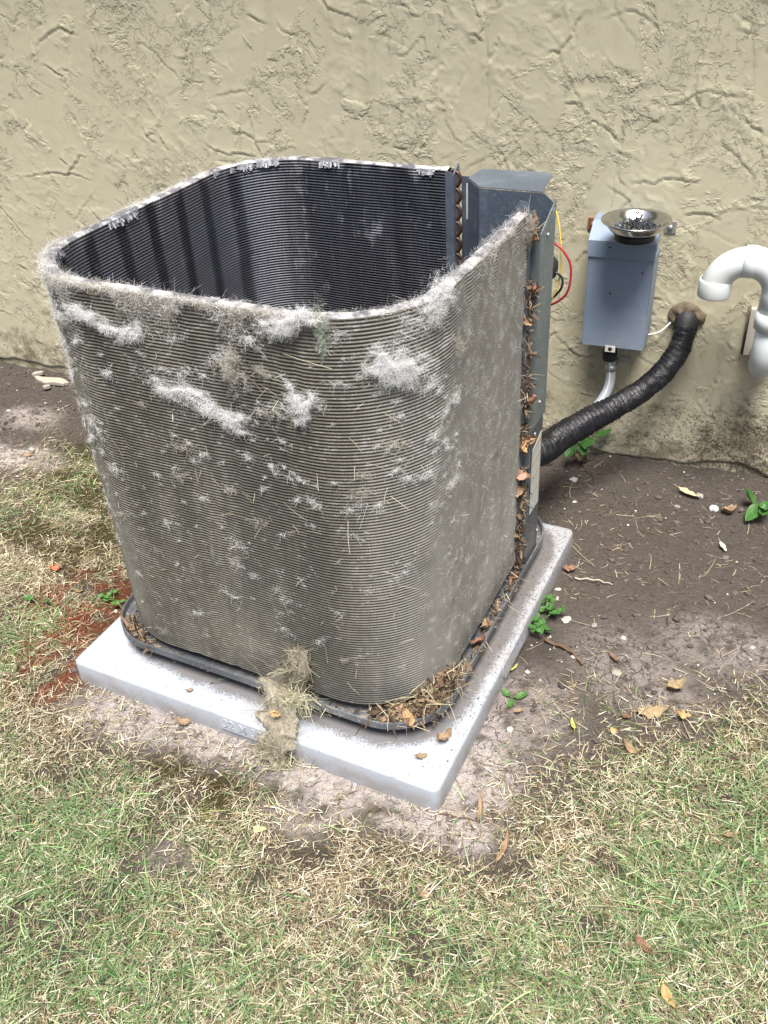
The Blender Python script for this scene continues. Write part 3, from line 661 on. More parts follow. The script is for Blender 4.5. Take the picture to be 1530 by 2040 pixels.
for sss in (s0-.0025, s1+.0005):
    v, f = wbox(sss, sss+.002, zb0+.006, zt0-.02, .004, D-.001); part('cover_side', v, f, 'box_paint', lid, smooth=False)
hs = (AW(1216, 690, D)-W0)@WT
v, f = wbox(hs-.012, hs+.012, zb0-.012, zb0+.003, D-.002, D+.002); hp = part('hasp', v, f, 'white_wire', db, smooth=False)
a_ = np.linspace(0, 2*np.pi, 12, endpoint=False)
v, f = prism([WP(hs+.005*math.cos(q), zb0-.004+.005*math.sin(q), D+.0021) for q in a_], -WN*.0006); part('hasp_hole', v, f, 'dark_rubber', hp)
for (u, vv), mt in (((1183, 445), 'rust'), ((1336, 452), 'zinc')):
    c = AW(u, vv, 0); ss = (c-W0)@WT
    v, f = wbox(ss-.013, ss+.013, c[2]-.013, c[2]+.013, -.004, .004); tb = part('mounting_tab', v, f, mt, db, label='rusty mounting tab' if mt == 'rust' else 'zinc mounting tab', smooth=False)
    v, f = lathe([(0, .004), (.0065, .004), (.0055, .009), (0, .0095)], (0, 0, 0), 10, -WN); part('screw_head', v+np.array([c[0], c[1], c[2]])-WN*.0, f, 'zinc', tb)
for sss, q in ((s0+.045, zt0+.002), (s0+.055, zb0+.135), (s1-.02, zb0+.19)):
    v, f = lathe([(0, 0), (.0022, 0), (.0018, .0012), (0, .0015)], WP(sss, q, D+.0002 if q < zt0-.02 else D+.004), 8, -WN); part('cover_dimple', v, f, 'dark_rubber', lid)
# flexible conduit below
cp = [AW(1216, 695, .05), AW(1217, 730, .05), AW(1214, 765, .055), AW(1200, 795, .075), AW(1170, 830, .12), AW(1130, 862, .19), AW(1090, 900, .3)]
cd_ = empty('conduit', cp[0], 'grey flexible conduit dropping from the disconnect box behind the black pipe', 'conduit')
pp = spline(cp, 60); pp[0] = cp[0]+np.array([0, 0, .012])
v, f = tube(pp, .0125, 14); part('tube', v, f, 'conduit_grey', cd_)
T, Nn, Bb = frames(pp); v, f = tube(pp+Nn*.0118, .0022, 6); part('seam', v, f, 'white_wire', cd_)
v, f = tube([cp[0]+np.array([0, 0, .014]), cp[0]+np.array([0, 0, -.008]), cp[0]+np.array([0, 0, -.0085]), cp[0]+np.array([0, 0, -.028])], [.0165, .0165, .0185, .0175], 12); part('connector', v, f, 'dark_rubber', cd_)
c = AW(1217, 731, .05); v, f = tube([c+np.array([0, 0, .007]), c-np.array([0, 0, .007])], .0145, 14); st = part('strap', v, f, 'zinc', cd_)
ss = (c-W0)@WT; v, f = wbox(ss+.008, ss+.042, c[2]-.007, c[2]+.009, -.002, .004); part('strap_tab', v, f, 'zinc', st, smooth=False)
v, f = wbox(ss+.010, ss+.0125, c[2]-.006, c[2]+.006, .003, .045); part('strap_arm', v, f, 'zinc', st, smooth=False)

# ================================================================ STEEL BOWL WITH SCREWS
bc = (AW(1268, 470, .062)); zr = ztop+.044
bc = np.array(G(1268, 436, zr)); RB = .074
bowl = empty('parts_bowl', (bc[0], bc[1], zr-.042), 'shiny steel bowl of dark screws on top of the disconnect box', 'bowl')
prof = [(0, -.026), (.036, -.026), (.044, -.0248), (.052, -.020), (.060, -.012), (.067, -.003), (.0705, -.0006), (.0735, .0), (.0744, -.0012), (.0742, -.0028), (.0695, -.0038), (.066, -.008), (.058, -.0185), (.049, -.0265), (.040, -.029), (0, -.029)]
v, f = lathe([(a, b+zr) for a, b in prof], (bc[0], bc[1], 0), 64); part('dish', v, f, 'steel', bowl)
v, f = lathe([(0, zr-.0292), (.041, zr-.0292), (.043, zr-.032), (.043, zr-.0425), (0, zr-.0425)], (bc[0], bc[1], 0), 40); part('magnet_base', v, f, 'magnet', bowl)
bm = bmesh.new()
def cyl(bm, r0, r1, z0, z1, seg):
    r = bmesh.ops.create_cone(bm, cap_ends=True, segments=seg, radius1=r0, radius2=r1, depth=z1-z0)
    bmesh.ops.translate(bm, verts=r['verts'], vec=(0, 0, (z0+z1)/2))
cyl(bm, .0068, .0068, 0, .0012, 14); cyl(bm, .0042, .0042, .0012, .0052, 6); cyl(bm, .0023, .0023, -.010, 0, 8); cyl(bm, .0003, .0023, -.015, -.010, 8)
scm = bpy.data.meshes.new('screw'); bm.to_mesh(scm); bm.free(); scm.materials.append(M['screw_metal'])
rs = np.random.default_rng(5)
for i in range(46):
    rr = .043*math.sqrt(rs.random()); t0 = rs.uniform(0, 6.28); up = rs.random() < .35; lev = .0068+.012*(1-rr/.043)*rs.random()
    o = put('hex_screw', scm, None, 'dark hex washer head screw in the steel bowl', 'screw', 'dark screws heaped in the steel bowl', None, (bc[0]+rr*math.cos(t0), bc[1]+rr*math.sin(t0), zr-.026+lev+(.006 if up else 0)))
    o.rotation_euler = (rs.uniform(2.6, 3.6) if rs.random() < .4 else rs.uniform(-.5, .5), rs.uniform(-.5, .5), t0) if up else (rs.uniform(1.2, 1.9), rs.uniform(-.3, .3), rs.uniform(0, 6.28))
o = put('wing_screw', None, None, 'rusty wing headed screw standing upright in the steel bowl', 'screw', None, None, (bc[0]-.001, bc[1]+.006, zr-.017))
v, f, mi = join(tube([(0, 0, 0), (0, 0, .026)], .0016, 8), tube([(-.0045, 0, .029), (-.001, 0, .029)], .0035, 8), tube([(.001, 0, .029), (.0045, 0, .029)], .0035, 8), tube([(-.003, 0, .027), (.003, 0, .027)], .0018, 6))
put('screw_body', new_mesh('screw_body', v, f, 'rust'), o)

# ================================================================ BLACK TAPED PIPE
lp = [np.array([-.20, .66, .245]), np.array([-.13, .74, .255]), AW(1078, 897, .41), AW(1120, 868, .33), AW(1200, 823, .22), AW(1270, 784, .14), AW(1325, 737, .09), AW(1356, 690, .055), AW(1366, 650, .028), AW(1369, 628, -.02)]
pp = spline(lp, 720); n = len(pp); ln = np.concatenate([[0], np.cumsum(np.linalg.norm(np.diff(pp, axis=0), axis=1))]); seg = 28
rad = np.interp(ln/ln[-1], [0, .4, .75, 1], [.0275, .0275, .0265, .0235]); ang = np.linspace(0, 2*np.pi, seg, endpoint=False)
turn = (ln[:, None]/.0125+ang[None]/(2*np.pi)); ph = turn-np.floor(turn)
rid = .0042*ph**1.5*sstep(.75, .35, (ln/ln[-1])[:, None])*(.5+fbm(ln[:, None]*20+0*ang, ang[None]*1.2+0*ln[:, None], 2, 507))+.0014*ph
rid = rid+(fbm(ln[:, None]*45+0*ang, ang[None]*1.5+0*ln[:, None], 3, 500)-.5)*.006
v, f = tube(pp, rad[:, None]+rid, seg)
lsp = empty('taped_pipe', lp[2], 'thick black tape wrapped refrigerant pipe curving from the wall to the unit', 'pipe')
part('tape_wrap', v, f, 'tape', lsp)
e = pp[-100:-36]; v, f = tube(e, np.interp(np.arange(len(e)), [0, len(e)-1], [.0272, .0265])+.001*np.sin(np.arange(len(e))*1.7), 24); part('foam_sleeve', v, f, 'dark_rubber', lsp, label='dull bare foam sleeve at the wall end')
v, f = tube(spline([AW(1285, 668, .03), AW(1312, 662, .02), AW(1328, 650, .012), AW(1340, 638, .004), AW(1345, 630, -.01)], 24), .0022, 8)
solo('thin_cable', v, f, 'white_wire', 'thin white cable running from the pipe hole behind the disconnect box', 'cable')

# ================================================================ WHITE PLASTIC PIPE
of = .13; o_c = AW(1426, 560, of); sl = (o_c-W0)@WT; r_c = AW(1538, 640, of); sr = (r_c-W0)@WT
zO = AW(1425, 588, of)[2]; cxm = (sl+sr)/2; RBend = (sr-sl)/2; zC = AW(1480, 520, of)[2]-RBend
pv = empty('vent_pipe', WP(sr, zC-.2, of), 'white plastic vent pipe with a hooked end turned down beside the wall', 'pipe')
pa = [WP(sl, zO+.02, of), WP(sl, zC, of)]+[WP(cxm-RBend*math.cos(a), zC+RBend*math.sin(a), of) for a in np.linspace(0, math.pi/2, 14)[1:]]
rO = .0315
v, f = tube(pa, rO, 28); part('elbow', v, f, 'pvc', pv)
pb = [WP(cxm-RBend*math.cos(a), zC+RBend*math.sin(a), of) for a in np.linspace(math.pi/2, math.pi, 14)]+[WP(sr, zC-.05, of)]
pb[0] = pb[0]+WT*.003
v, f = tube(pb, rO+.002, 28); part('elbow', v, f, 'pvc', pv)
def ring(P, r, name): v, f = tube(P, r, 28); part(name, v, f, 'pvc', pv)
# open end: a collar with a hollow mouth
z1 = zO+.026
v, f = lathe([(.0265, .02), (.0265, -.012), (.0345, -.0125), (.0355, -.010), (.0355, .022), (.0335, .026), (.031, .026)], WP(sl, zO+.012, of), 32); part('collar', v, f, 'pvc', pv)
top = WP(cxm, zC+RBend, of); ring([top-WT*.014, top-WT*.013, top+WT*.011, top+WT*.012], [rO, rO+.003, rO+.003, rO], 'coupling')
zq = zC-.045; ring([WP(sr, zq+.004, of), WP(sr, zq+.003, of), WP(sr, zq-.034, of), WP(sr, zq-.036, of)], [rO, rO+.005, rO+.005, rO], 'coupling')
zb1 = AW(1530, 714, of)[2]
pc = [WP(sr, zC-.05, of), WP(sr, zb1+.02, of)]+[WP(sr, zb1+.02-.06*math.sin(a), of-.06*(1-math.cos(a))) for a in np.linspace(0, math.pi/2, 12)[1:]]+[WP(sr, zb1-.04, -.02)]
v, f = tube(pc, rO-.001, 28); part('lower_elbow', v, f, 'pvc', pv)

# ================================================================ GRASS
def sample(n, x0, x1, y0, y1):
    return rng.uniform(x0, x1, n), rng.uniform(y0, y1, n)
def rc(n, a, b, j=.12):
    q = rng.random((n, 1)); c = np.array(a)*(1-q)+np.array(b)*q; return np.clip(c*np.exp(rng.normal(0, j, (n, 1))), .01, .9)
allg = []
x, y = sample(340000, -2.0, 1.15, -.85, .75)
d = grass_density(x, y)*(1-.2*red_amount(x, y))*(1-.78*moss_amount(x, y)); keep = rng.random(len(x)) < d*.95; x = x[keep]; y = y[keep]; g = green_amount(x, y)*(.35+.65*sstep(.0, .16, poly_sdf(BARE, x, y))); rd = red_amount(x, y); mo = moss_amount(x, y)
isg = rng.random(len(x)) < g*.70
# lying dry blades
xd, yd = x[~isg], y[~isg]; nd = len(xd); a = rng.uniform(0, 6.28, nd); tilt = np.abs(rng.normal(.22, .22, nd))
D = np.stack([np.cos(a)*np.cos(tilt), np.sin(a)*np.cos(tilt), np.sin(tilt)], 1); L = rng.gamma(3, .0054, nd)+.004
c = rc(nd, (.40, .34, .21), (.74, .68, .52), .22); br = rng.random(nd) < .34; c[br] = rc(br.sum(), (.18, .135, .075), (.30, .22, .12))
r_ = (rd[~isg]*rng.random(nd) > .38)[:, None]; c = np.where(r_, np.array([.30, .095, .045])*(.5+.8*rng.random((nd, 1))), c)
m_ = (mo[~isg]*rng.random(nd) > .35)[:, None]; c = np.where(m_, c*np.array([.45, .42, .3]), c)
z = ground_z(xd, yd)+rng.uniform(.0, .008, nd)
bend = np.stack([rng.normal(0, .35, nd), rng.normal(0, .35, nd), -rng.uniform(.0, .35, nd)], 1)
v, f, cc = strips(np.stack([xd, yd, z], 1), D, L, rng.uniform(.0008, .0018, nd), bend, c, 2, np.tile([0, 0, 1.], (nd, 1))+rng.normal(0, .5, (nd, 3))); 
v[:, 2] = np.maximum(v[:, 2], ground_z(v[:, 0], v[:, 1])+.0008)
solo('dry_grass', v, f, 'grass', 'straw coloured dry grass blades lying over the lawn', 'grass', kind='stuff', col=cc, origin=(0, 0, 0))
# thatch: short dead scraps matted between the blades
xt, yt = sample(150000, -1.7, 1.0, -.75, .7); kt = (rng.random(len(xt)) < .5*sstep(0, .12, poly_sdf(BARE, xt, yt))+.4*grass_density(xt, yt)) & (grass_density(xt, yt) > .03); xt, yt = xt[kt], yt[kt]; nt = len(xt); a = rng.uniform(0, 6.28, nt)
ct = rc(nt, (.22, .175, .11), (.46, .39, .26), .25); rt_ = (red_amount(xt, yt)*rng.random(nt) > .25)[:, None]; ct = np.where(rt_, np.array([.26, .085, .04])*(.5+.8*rng.random((nt, 1))), ct); mt_ = (moss_amount(xt, yt)*rng.random(nt) > .3)[:, None]; ct = np.where(mt_, np.array([.10, .09, .035])*(.5+.9*rng.random((nt, 1))), ct)
vt, ft, ct = strips(np.stack([xt, yt, ground_z(xt, yt)+rng.uniform(.0008, .004, nt)], 1), np.stack([np.cos(a), np.sin(a), rng.normal(.05, .12, nt)], 1), rng.uniform(.004, .014, nt), rng.uniform(.0008, .0018, nt), rng.normal(0, .2, (nt, 3)), ct, 1, np.tile([0, 0, 1.], (nt, 1))+rng.normal(0, .4, (nt, 3)), .3)
solo('lawn_thatch', vt, ft, 'grass', 'matted dead thatch between the blades of the lawn', 'thatch', kind='stuff', col=ct, origin=(0, 0, 0))
xg, yg = x[isg], y[isg]; ng = len(xg); a = rng.uniform(0, 6.28, ng); tilt = np.clip(rng.normal(.75, .35, ng), .1, 1.45)
D = np.stack([np.cos(a)*np.cos(tilt), np.sin(a)*np.cos(tilt), np.sin(tilt)], 1); L = rng.gamma(4, .0064, ng)+.007
c = rc(ng, (.045, .115, .036), (.22, .33, .13), .38); bl = rng.random(ng) < .25; c[bl] = rc(bl.sum(), (.20, .27, .13), (.34, .38, .20))
bend = np.stack([np.cos(a)*.45, np.sin(a)*.45, -rng.uniform(.2, .75, ng)], 1)+rng.normal(0, .15, (ng, 3))
v, f, cc = strips(np.stack([xg, yg, ground_z(xg, yg)-.001], 1), D, L, rng.uniform(.0011, .0023, ng), bend, c, 3, np.tile([0, 0, 1.], (ng, 1))+rng.normal(0, .35, (ng, 3)))
v[:, 2] = np.maximum(v[:, 2], ground_z(v[:, 0], v[:, 1])+.0008)
solo('green_grass', v, f, 'grass', 'short green grass blades growing through the dry lawn', 'grass', kind='stuff', col=cc, origin=(0, 0, 0))
# bits of straw, stalk and twig on the bare soil
x, y = sample(19000, -2.2, 1.1, -.4, 1.32); d = poly_sdf(BARE, x, y); wd = WALL_Y+WALL_S*x-y
k = (d < .03) & (wd > .01) & ~((x > -.82) & (x < .006) & (y > -.006) & (y < .82)) & (rng.random(len(x)) < .25+.6*sstep(.45, .62, fbm(x*6, y*6, 3, 70))+.9*(np.abs(y-(.78+.12*(x-.1)))<.06)*(x>0)*(x<.4)); x = x[k]; y = y[k]; nd = len(x)
a = rng.uniform(0, 6.28, nd); D = np.stack([np.cos(a), np.sin(a), rng.normal(.03, .05, nd)], 1)
c = rc(nd, (.26, .20, .13), (.50, .43, .30)); br = rng.random(nd) < .62; c[br] = rc(br.sum(), (.06, .045, .035), (.16, .12, .085))
v, f, cc = strips(np.stack([x, y, ground_z(x, y)+.002], 1), D, rng.gamma(1.7, .010, nd)+.004, rng.uniform(.0006, .0018, nd), rng.normal(0, .25, (nd, 3))*[1, 1, .1], c, 3, np.tile([0, 0, 1.], (nd, 1)), .5)
v[:, 2] = np.maximum(v[:, 2], ground_z(v[:, 0], v[:, 1])+.001)
solo('soil_litter', v, f, 'straw', 'fine straw and broken stalks scattered on the bare soil', 'litter', kind='stuff', col=cc, origin=(0, 0, 0))
# crumbs of soil and small pale gravel
ico = bmesh.new(); bmesh.ops.create_icosphere(ico, subdivisions=1, radius=1); IV = np.array([v.co[:] for v in ico.verts]); ico.verts.index_update(); IF = np.array([[v.index for v in f.verts] for f in ico.faces]); ico.free()
def pebbles(P, R, col, seed):
    r = np.random.default_rng(seed); n = len(P); k = len(IV)
    sc = R[:, None]*r.uniform(.6, 1.3, (n, 3))*[1, 1, .65]; V = IV[None]*sc[:, None]*r.uniform(.75, 1.25, (n, k, 1)); a = r.uniform(0, 6.28, n); ca, sa = np.cos(a)[:, None], np.sin(a)[:, None]
    V = np.stack([V[..., 0]*ca-V[..., 1]*sa, V[..., 0]*sa+V[..., 1]*ca, V[..., 2]], -1)+P[:, None]
    return V.reshape(-1, 3), (IF[None]+(np.arange(n)*k)[:, None, None]).reshape(-1, 3), np.repeat(col, k, 0)
x, y = sample(19000, -2.2, 1.1, -.3, 1.32); d = poly_sdf(BARE, x, y); wd = WALL_Y+WALL_S*x-y
k = (d < .02) & (wd > .01) & ~((x > -.825) & (x < .012) & (y > -.012) & (y < .825)); x = x[k]; y = y[k]; n = len(x)
white = rng.random(n) < .06+.25*blob(x, y, 1060, 1300, .10, .08); R_ = np.where(white, rng.gamma(2., .0006, n)+.0006, rng.gamma(1.6, .0012, n)+.0008)
lum = (.7+.75*np.clip(sum(k_*blob(x, y, u_, v_, a_, b_, .6) for u_, v_, a_, b_, k_ in ((250, 1430, .13, .05, 1), (420, 1475, .13, .05, 1), (650, 1560, .12, .06, 1), (780, 1610, .10, .04, 1), (950, 1550, .07, .09, 1), (985, 1470, .05, .08, .7), (30, 905, .14, .06, 1.))), 0, 1.6))[:, None]; c = rc(n, (.09, .075, .065), (.17, .145, .128))*lum; c[white] = rc(white.sum(), (.40, .38, .34), (.68, .66, .62))
v, f, cc = pebbles(np.stack([x, y, ground_z(x, y)+R_*.25], 1), R_, c, 3)
solo('gravel_crumbs', v, f, 'stone', 'soil crumbs and tiny pale gravel on the bare ground', 'gravel', kind='stuff', col=cc, smooth=False, origin=(0, 0, 0))

# ================================================================ STONES
bm = bmesh.new(); bmesh.ops.create_icosphere(bm, subdivisions=2, radius=1); IV2 = np.array([v.co[:] for v in bm.verts]); bm.verts.index_update(); IF2 = np.array([[v.index for v in f.verts] for f in bm.faces]); bm.free()
def stone(u, v, r, flat, colr, label, seed, name='stone', cat='stone'):
    rs = np.random.default_rng(seed); r *= .85; colr = tuple(q*.78 for q in colr); V = IV2*r*np.array([1, rs.uniform(.55, .95), flat])
    V = V*(1+.6*(fbm(IV2[:, 0]*1.6+seed, IV2[:, 1]*1.6+IV2[:, 2], 3, seed)-.5)[:, None]*2); a = rs.uniform(0, 6.28)
    V = V@np.array([[math.cos(a), math.sin(a), 0], [-math.sin(a), math.cos(a), 0], [0, 0, 1]]); p = on_ground(u, v, r*flat*.35)
    o = put(name, new_mesh(name, V, IF2, 'stone', col=np.tile(colr, (len(V), 1)), smooth=False), None, label, cat, 'pale stones on the bare soil', None, p)
for i, (u, v, r, fl, c, lb) in enumerate((
    (1129, 1234, .015, .4, (.55, .51, .45), 'rough cream stone beside the clover next to the slab'),
    (1183, 1249, .008, .6, (.36, .35, .32), 'small rounded grey stone right of the cream stone and clover'),
    (1243, 1272, .007, .7, (.66, .64, .58), 'small rounded white stone on dark soil right of the slab'),
    (1112, 1174, .009, .5, (.60, .56, .50), 'pale stone lying against the right edge of the slab'),
    (1110, 1192, .008, .5, (.50, .47, .43), 'greyish stone just below another by the slab edge'),
    (1051, 1338, .007, .7, (.66, .62, .58), 'round white stone by the slab below the clover'),
    (1228, 1342, .011, .4, (.42, .38, .33), 'flat tan stone below the fallen twig'),
    (1017, 1455, .008, .8, (.68, .66, .62), 'round white pebble near the yellow-leaved sprout'),
    (1500, 1286, .006, .5, (.66, .63, .58), 'tiny white stone at the far right of the bare soil'),
    (1421, 1014, .014, .7, (.72, .71, .68), 'bright white stone on the soil below the plastic pipe'),
    (1393, 990, .013, .5, (.40, .37, .35), 'grey stone next to the bright white one'),
    (1143, 958, .014, .4, (.48, .46, .45), 'pale grey stone below the black pipe'),
    (18, 818, .009, .6, (.45, .43, .41), 'pale stone on the dark soil at the left edge'),
    (90, 802, .007, .6, (.42, .40, .38), 'small pale stone on soil left of the coil'),
    (1350, 1008, .008, .5, (.34, .32, .30), 'brownish flat stone on dark soil near the wall'),
    (62, 893, .010, .5, (.50, .46, .44), 'pale stone on the whitish soil at the left'),
    (230, 1215, .006, .7, (.62, .60, .55), 'small white stone by the left tip of the slab'))): stone(u, v, r, fl, c, lb, 40+i)
# broken stucco flakes at the foot of the wall
def flake(u, v, w, d, label, seed):
    rs = np.random.default_rng(seed); a = np.linspace(0, 2*np.pi, 22, endpoint=False); R_ = 1+.35*(fbm(np.cos(a)*2+seed, np.sin(a)*2, 3, seed)-.5)*2
    P2 = np.stack([w*R_*np.cos(a), d*R_*np.sin(a), np.zeros(22)], 1); p = on_ground(u, v, .006); rot = np.array([WT, -WN*-1, [0, 0, 1]]).T
    V, F = prism((rot@P2.T).T, (0, 0, .009)); V[:, 2] += .004*np.sin(V[:, 0]*60)
    put('stucco_flake', new_mesh('stucco_flake', V, F, 'stone', col=np.tile((.36, .33, .27), (len(V), 1)), smooth=False), None, label, 'stucco flake', 'broken stucco flakes under the wall', None, p)
flake(105, 762, .06, .018, 'long broken stucco flake lying by the wall left of the coil', 4)
flake(75, 745, .022, .013, 'small chunk of stucco on the long flake by the wall', 9)
flake(93, 774, .014, .008, 'little stucco crumb just below the long flake', 12)

# ================================================================ LEAVES
def leaf_mesh(seed, L, W, curl=.5, fold=.5, lobes=0, c0=(.30, .16, .07), c1=(.42, .25, .12), nx=9, ny=5, mtl='dry_leaf', stem=True):
    nx, ny = 13, 7
    rs = np.random.default_rng(seed); V = []; C = []
    for i in range(nx):
        t0 = i/(nx-1); w = W*.5*math.sin(math.pi*min(1, t0**.8))**.8*(1+lobes*math.sin(t0*math.pi*7)+(rs.uniform(-.3, .2) if mtl == 'dry_leaf' else 0))+.0006
        for j in range(ny):
            q = (j/(ny-1)-.5)*2; xx = (t0-.5)*L; yy = q*w; zz = abs(q)*w*fold+curl*L*((t0-.5)**2)*1.6+(.95 if mtl == 'dry_leaf' else .3)*W*(fbm(np.array([t0*3+seed]), np.array([q*1.6]), 3, seed)[0]-.5)
            V.append((xx, yy+.1*L*math.sin(t0*3+seed)*.5, zz)); k = rs.random(); C.append(np.array(c0)*(1-k)+np.array(c1)*k)
    F = grid_faces(nx, ny); n = len(V)
    if stem:
        a = np.array(V[2]); b = np.array(V[2])+np.array([-.25*L, .03*L, .02*L]); V = V+[tuple(a+[0, .0007, 0]), tuple(a-[0, .0007, 0]), tuple(b-[0, .0005, 0]), tuple(b+[0, .0005, 0])]; C += [np.array(c0)*.8]*4
        F = np.concatenate([F, [[n, n+1, n+2, n+3]]])
    return new_mesh('leaf', np.array(V), F, mtl, col=np.array(C))
def leaf(p, seed, L, W, label, rot=(0, 0, 0), name='dry_leaf', cat='leaf', group='dry leaves on the ground', **kw):
    o = put(name, leaf_mesh(seed, L, W, **kw), None, label, cat, group, None, p); o.rotation_euler = rot; return o
TAN = dict(c0=(.20, .13, .075), c1=(.37, .26, .165)); GOLD = dict(c0=(.36, .23, .09), c1=(.50, .36, .17)); OAK = dict(c0=(.24, .18, .10), c1=(.38, .29, .17)); RUS = dict(c0=(.15, .075, .048), c1=(.26, .14, .09)); YEL = dict(c0=(.36, .37, .09), c1=(.46, .45, .16))
for i, (u, v, L, W, rz, lb, kw) in enumerate((
    (1349, 1370, .042, .024, .8, 'folded brown leaf on pale soil right of the slab', dict(curl=1., fold=1., **OAK)),
    (1302, 1420, .062, .030, .25, 'lobed greyish brown oak leaf lying flat on soil', dict(lobes=.35, curl=.2, fold=.15, **OAK)),
    (1362, 1437, .026, .016, .2, 'curled golden leaf right of the oak leaf', dict(curl=1.3, fold=.9, **GOLD)),
    (1260, 1506, .044, .016, .1, 'curved tan leaf at the edge of the dry grass', dict(curl=1.4, fold=.5, **TAN)),
    (960, 1618, .058, .010, 2.0, 'long shrivelled brown leaf near the slab corner', dict(curl=.8, fold=1., **TAN)),
    (1005, 1690, .065, .010, 1.7, 'long twisted dry leaf in the grass below another', dict(curl=.6, fold=1.2, **TAN)),
    (1134, 1135, .030, .022, .5, 'reddish brown leaf beside the far end of the slab', dict(curl=.4, fold=.3, **RUS)),
    (1024, 1335, .022, .008, 1.1, 'small yellow leaf against the side of the slab', dict(curl=.3, fold=.3, **YEL)),
    (1141, 1450, .032, .007, 1.9, 'narrow yellow-green leaf on the soil', dict(curl=.3, fold=.3, **YEL)),
    (1033, 1421, .020, .008, .7, 'small tan leaf below the sprout with three leaves', dict(curl=.5, fold=.5, **TAN)),
    (1222, 1320, .030, .010, 2.6, 'narrow dull red leaf on bare soil', dict(curl=.5, fold=.6, **RUS)),
    (1222, 1462, .014, .012, .3, 'tiny orange leaf at the grass edge', dict(curl=.4, fold=.3, **GOLD)),
    (1248, 1433, .018, .013, .1, 'small rusty leaf left of the oak leaf', dict(curl=.4, fold=.3, **RUS)),
    (1330, 1990, .034, .012, -.9, 'orange leaf sunk in the grass at the bottom right', dict(curl=.4, fold=.5, **GOLD)),
    (1455, 1670, .030, .011, .5, 'small tan leaf in the green grass at right', dict(curl=.4, fold=.5, **TAN)),
    (1282, 1890, .034, .012, -.6, 'rust coloured leaf deep in the front grass', dict(curl=.4, fold=.5, **RUS)),
    (115, 1138, .026, .018, .4, 'bright orange-red curled leaf on the mossy lawn at left', dict(curl=1.2, fold=.8, c0=(.42, .10, .05), c1=(.55, .2, .1))),
    (157, 1178, .025, .008, .3, 'small orange leaf beside the reddish grass', dict(curl=.4, fold=.4, **GOLD)),
    (56, 909, .026, .014, .5, 'pale tan leaf on whitish soil at left', dict(curl=.4, fold=.4, **TAN)),
    (368, 1446, .028, .014, .4, 'crumpled pale leaf against the front of the slab', dict(curl=.8, fold=.7, **TAN)),
    (1155, 925, .045, .016, -.9, 'orange brown leaf under the wall plant', dict(curl=.7, fold=.6, **TAN)),
    (1372, 990, .06, .016, -.3, 'long straw coloured leaf in front of the wall', dict(curl=.4, fold=.7, c0=(.45, .36, .2), c1=(.58, .47, .28))),
    (1452, 1022, .035, .028, .6, 'crumpled brown leaf near the bright white stone', dict(curl=.7, fold=.6, **TAN)),
    (1440, 1090, .032, .009, -.8, 'narrow whitish husk on the soil at right', dict(curl=.4, fold=.6, c0=(.5, .45, .36), c1=(.62, .57, .47))),
    (850, 1790, .02, .01, .4, 'small pale leaf lost in the front lawn', dict(curl=.4, fold=.4, **TAN)),
    (520, 1655, .03, .010, .1, 'pale olive leaf lying at the edge of the bare patch', dict(curl=.2, fold=.2, c0=(.38, .38, .2), c1=(.48, .47, .28))))):
    leaf(on_ground(u, v, .007), 60+i, L, W, lb, (random.uniform(-.25, .25), random.uniform(-.2, .2), rz), **kw)
for i, (u, v, L, W, rz, lb) in enumerate(((884, 1472, .036, .020, 1.3, 'curled tan leaf on the front right corner of the slab'), (838, 1508, .022, .010, .8, 'small broken leaf on the slab in front of the coil'), (377, 1376, .014, .006, 1.0, 'tiny brown leaf scrap on the white slab at left'))):
    p = G(u, v, PH+.003); leaf(p, 120+i, L, W, lb, (.2, .1, rz), group='leaves on the slab', curl=1., fold=.8, **TAN)
# twigs and grass bits
def twig(p0, p1, r, label, seed, mid=.01, colr=(.13, .085, .055)):
    m_ = (p0+p1)/2+np.array([mid, mid*.6, .004]); P = spline([p0, m_, p1], 16); P[:, 2] += .002*np.sin(np.arange(len(P))*1.3+seed); v, f = tube(P, np.linspace(r, r*.5, len(P)), 6)
    solo('twig', v, f, 'straw', label, 'twig', 'twigs on the soil', col=np.tile(colr, (len(v), 1)))
twig(on_ground(1085, 1278, .006), on_ground(1160, 1330, .006), .0042, 'stout brown twig on the soil below the clover', 1)
twig(on_ground(1145, 1153, .004), on_ground(1220, 1168, .004), .0022, 'thin pale twig lying right of the slab', 2, .004, (.45, .40, .33))
twig(on_ground(872, 1618, .003), on_ground(1000, 1640, .003), .0016, 'thin dark twig at the slab corner', 3, -.01)
twig(on_ground(1160, 940, .02), on_ground(1185, 975, .003), .0016, 'bent dark stalk under the wall plant', 4)
twig(G(420, 1360, PH+.004), G(460, 1352, PH+.02), .001, 'fine green stalk resting on the slab', 5, .0, (.10, .14, .08))
# ================================================================ PLANTS
def plant(base, name, label, leaves, cat='weed', c=((.04, .13, .028), (.085, .22, .05)), stem_h=.02, group='weeds round the unit'):
    rt = empty(name, base, label, cat, group)
    for i, (tip, L, W, tilt, seed) in enumerate(leaves):
        tip = np.array(tip); d = tip-np.array(base); hz = math.atan2(d[1], d[0])
        v, f = tube(spline([np.array(base), np.array(base)+np.array([d[0]*.3, d[1]*.3, max(.004, d[2]*.75)]), tip], 8), .0011, 5); part('stem', v, f, 'green_leaf', rt, col=np.tile((.12, .2, .06), (len(v), 1)))
        me = leaf_mesh(seed, L, W, .25, .25, 0, c[0], c[1], 9, 5, 'green_leaf', False); o = put('leaf', me, rt, loc=tip-np.array(base)+np.array([math.cos(hz)*L*.45, math.sin(hz)*L*.45, 0])); o.rotation_euler = (random.uniform(-.3, .3), tilt, hz)
    return rt
def LV(u, v, y, L, W, tilt, seed): return (AY(u, v, y), L, W, tilt, seed)
b = on_ground(1166, 915); yb = b[1]
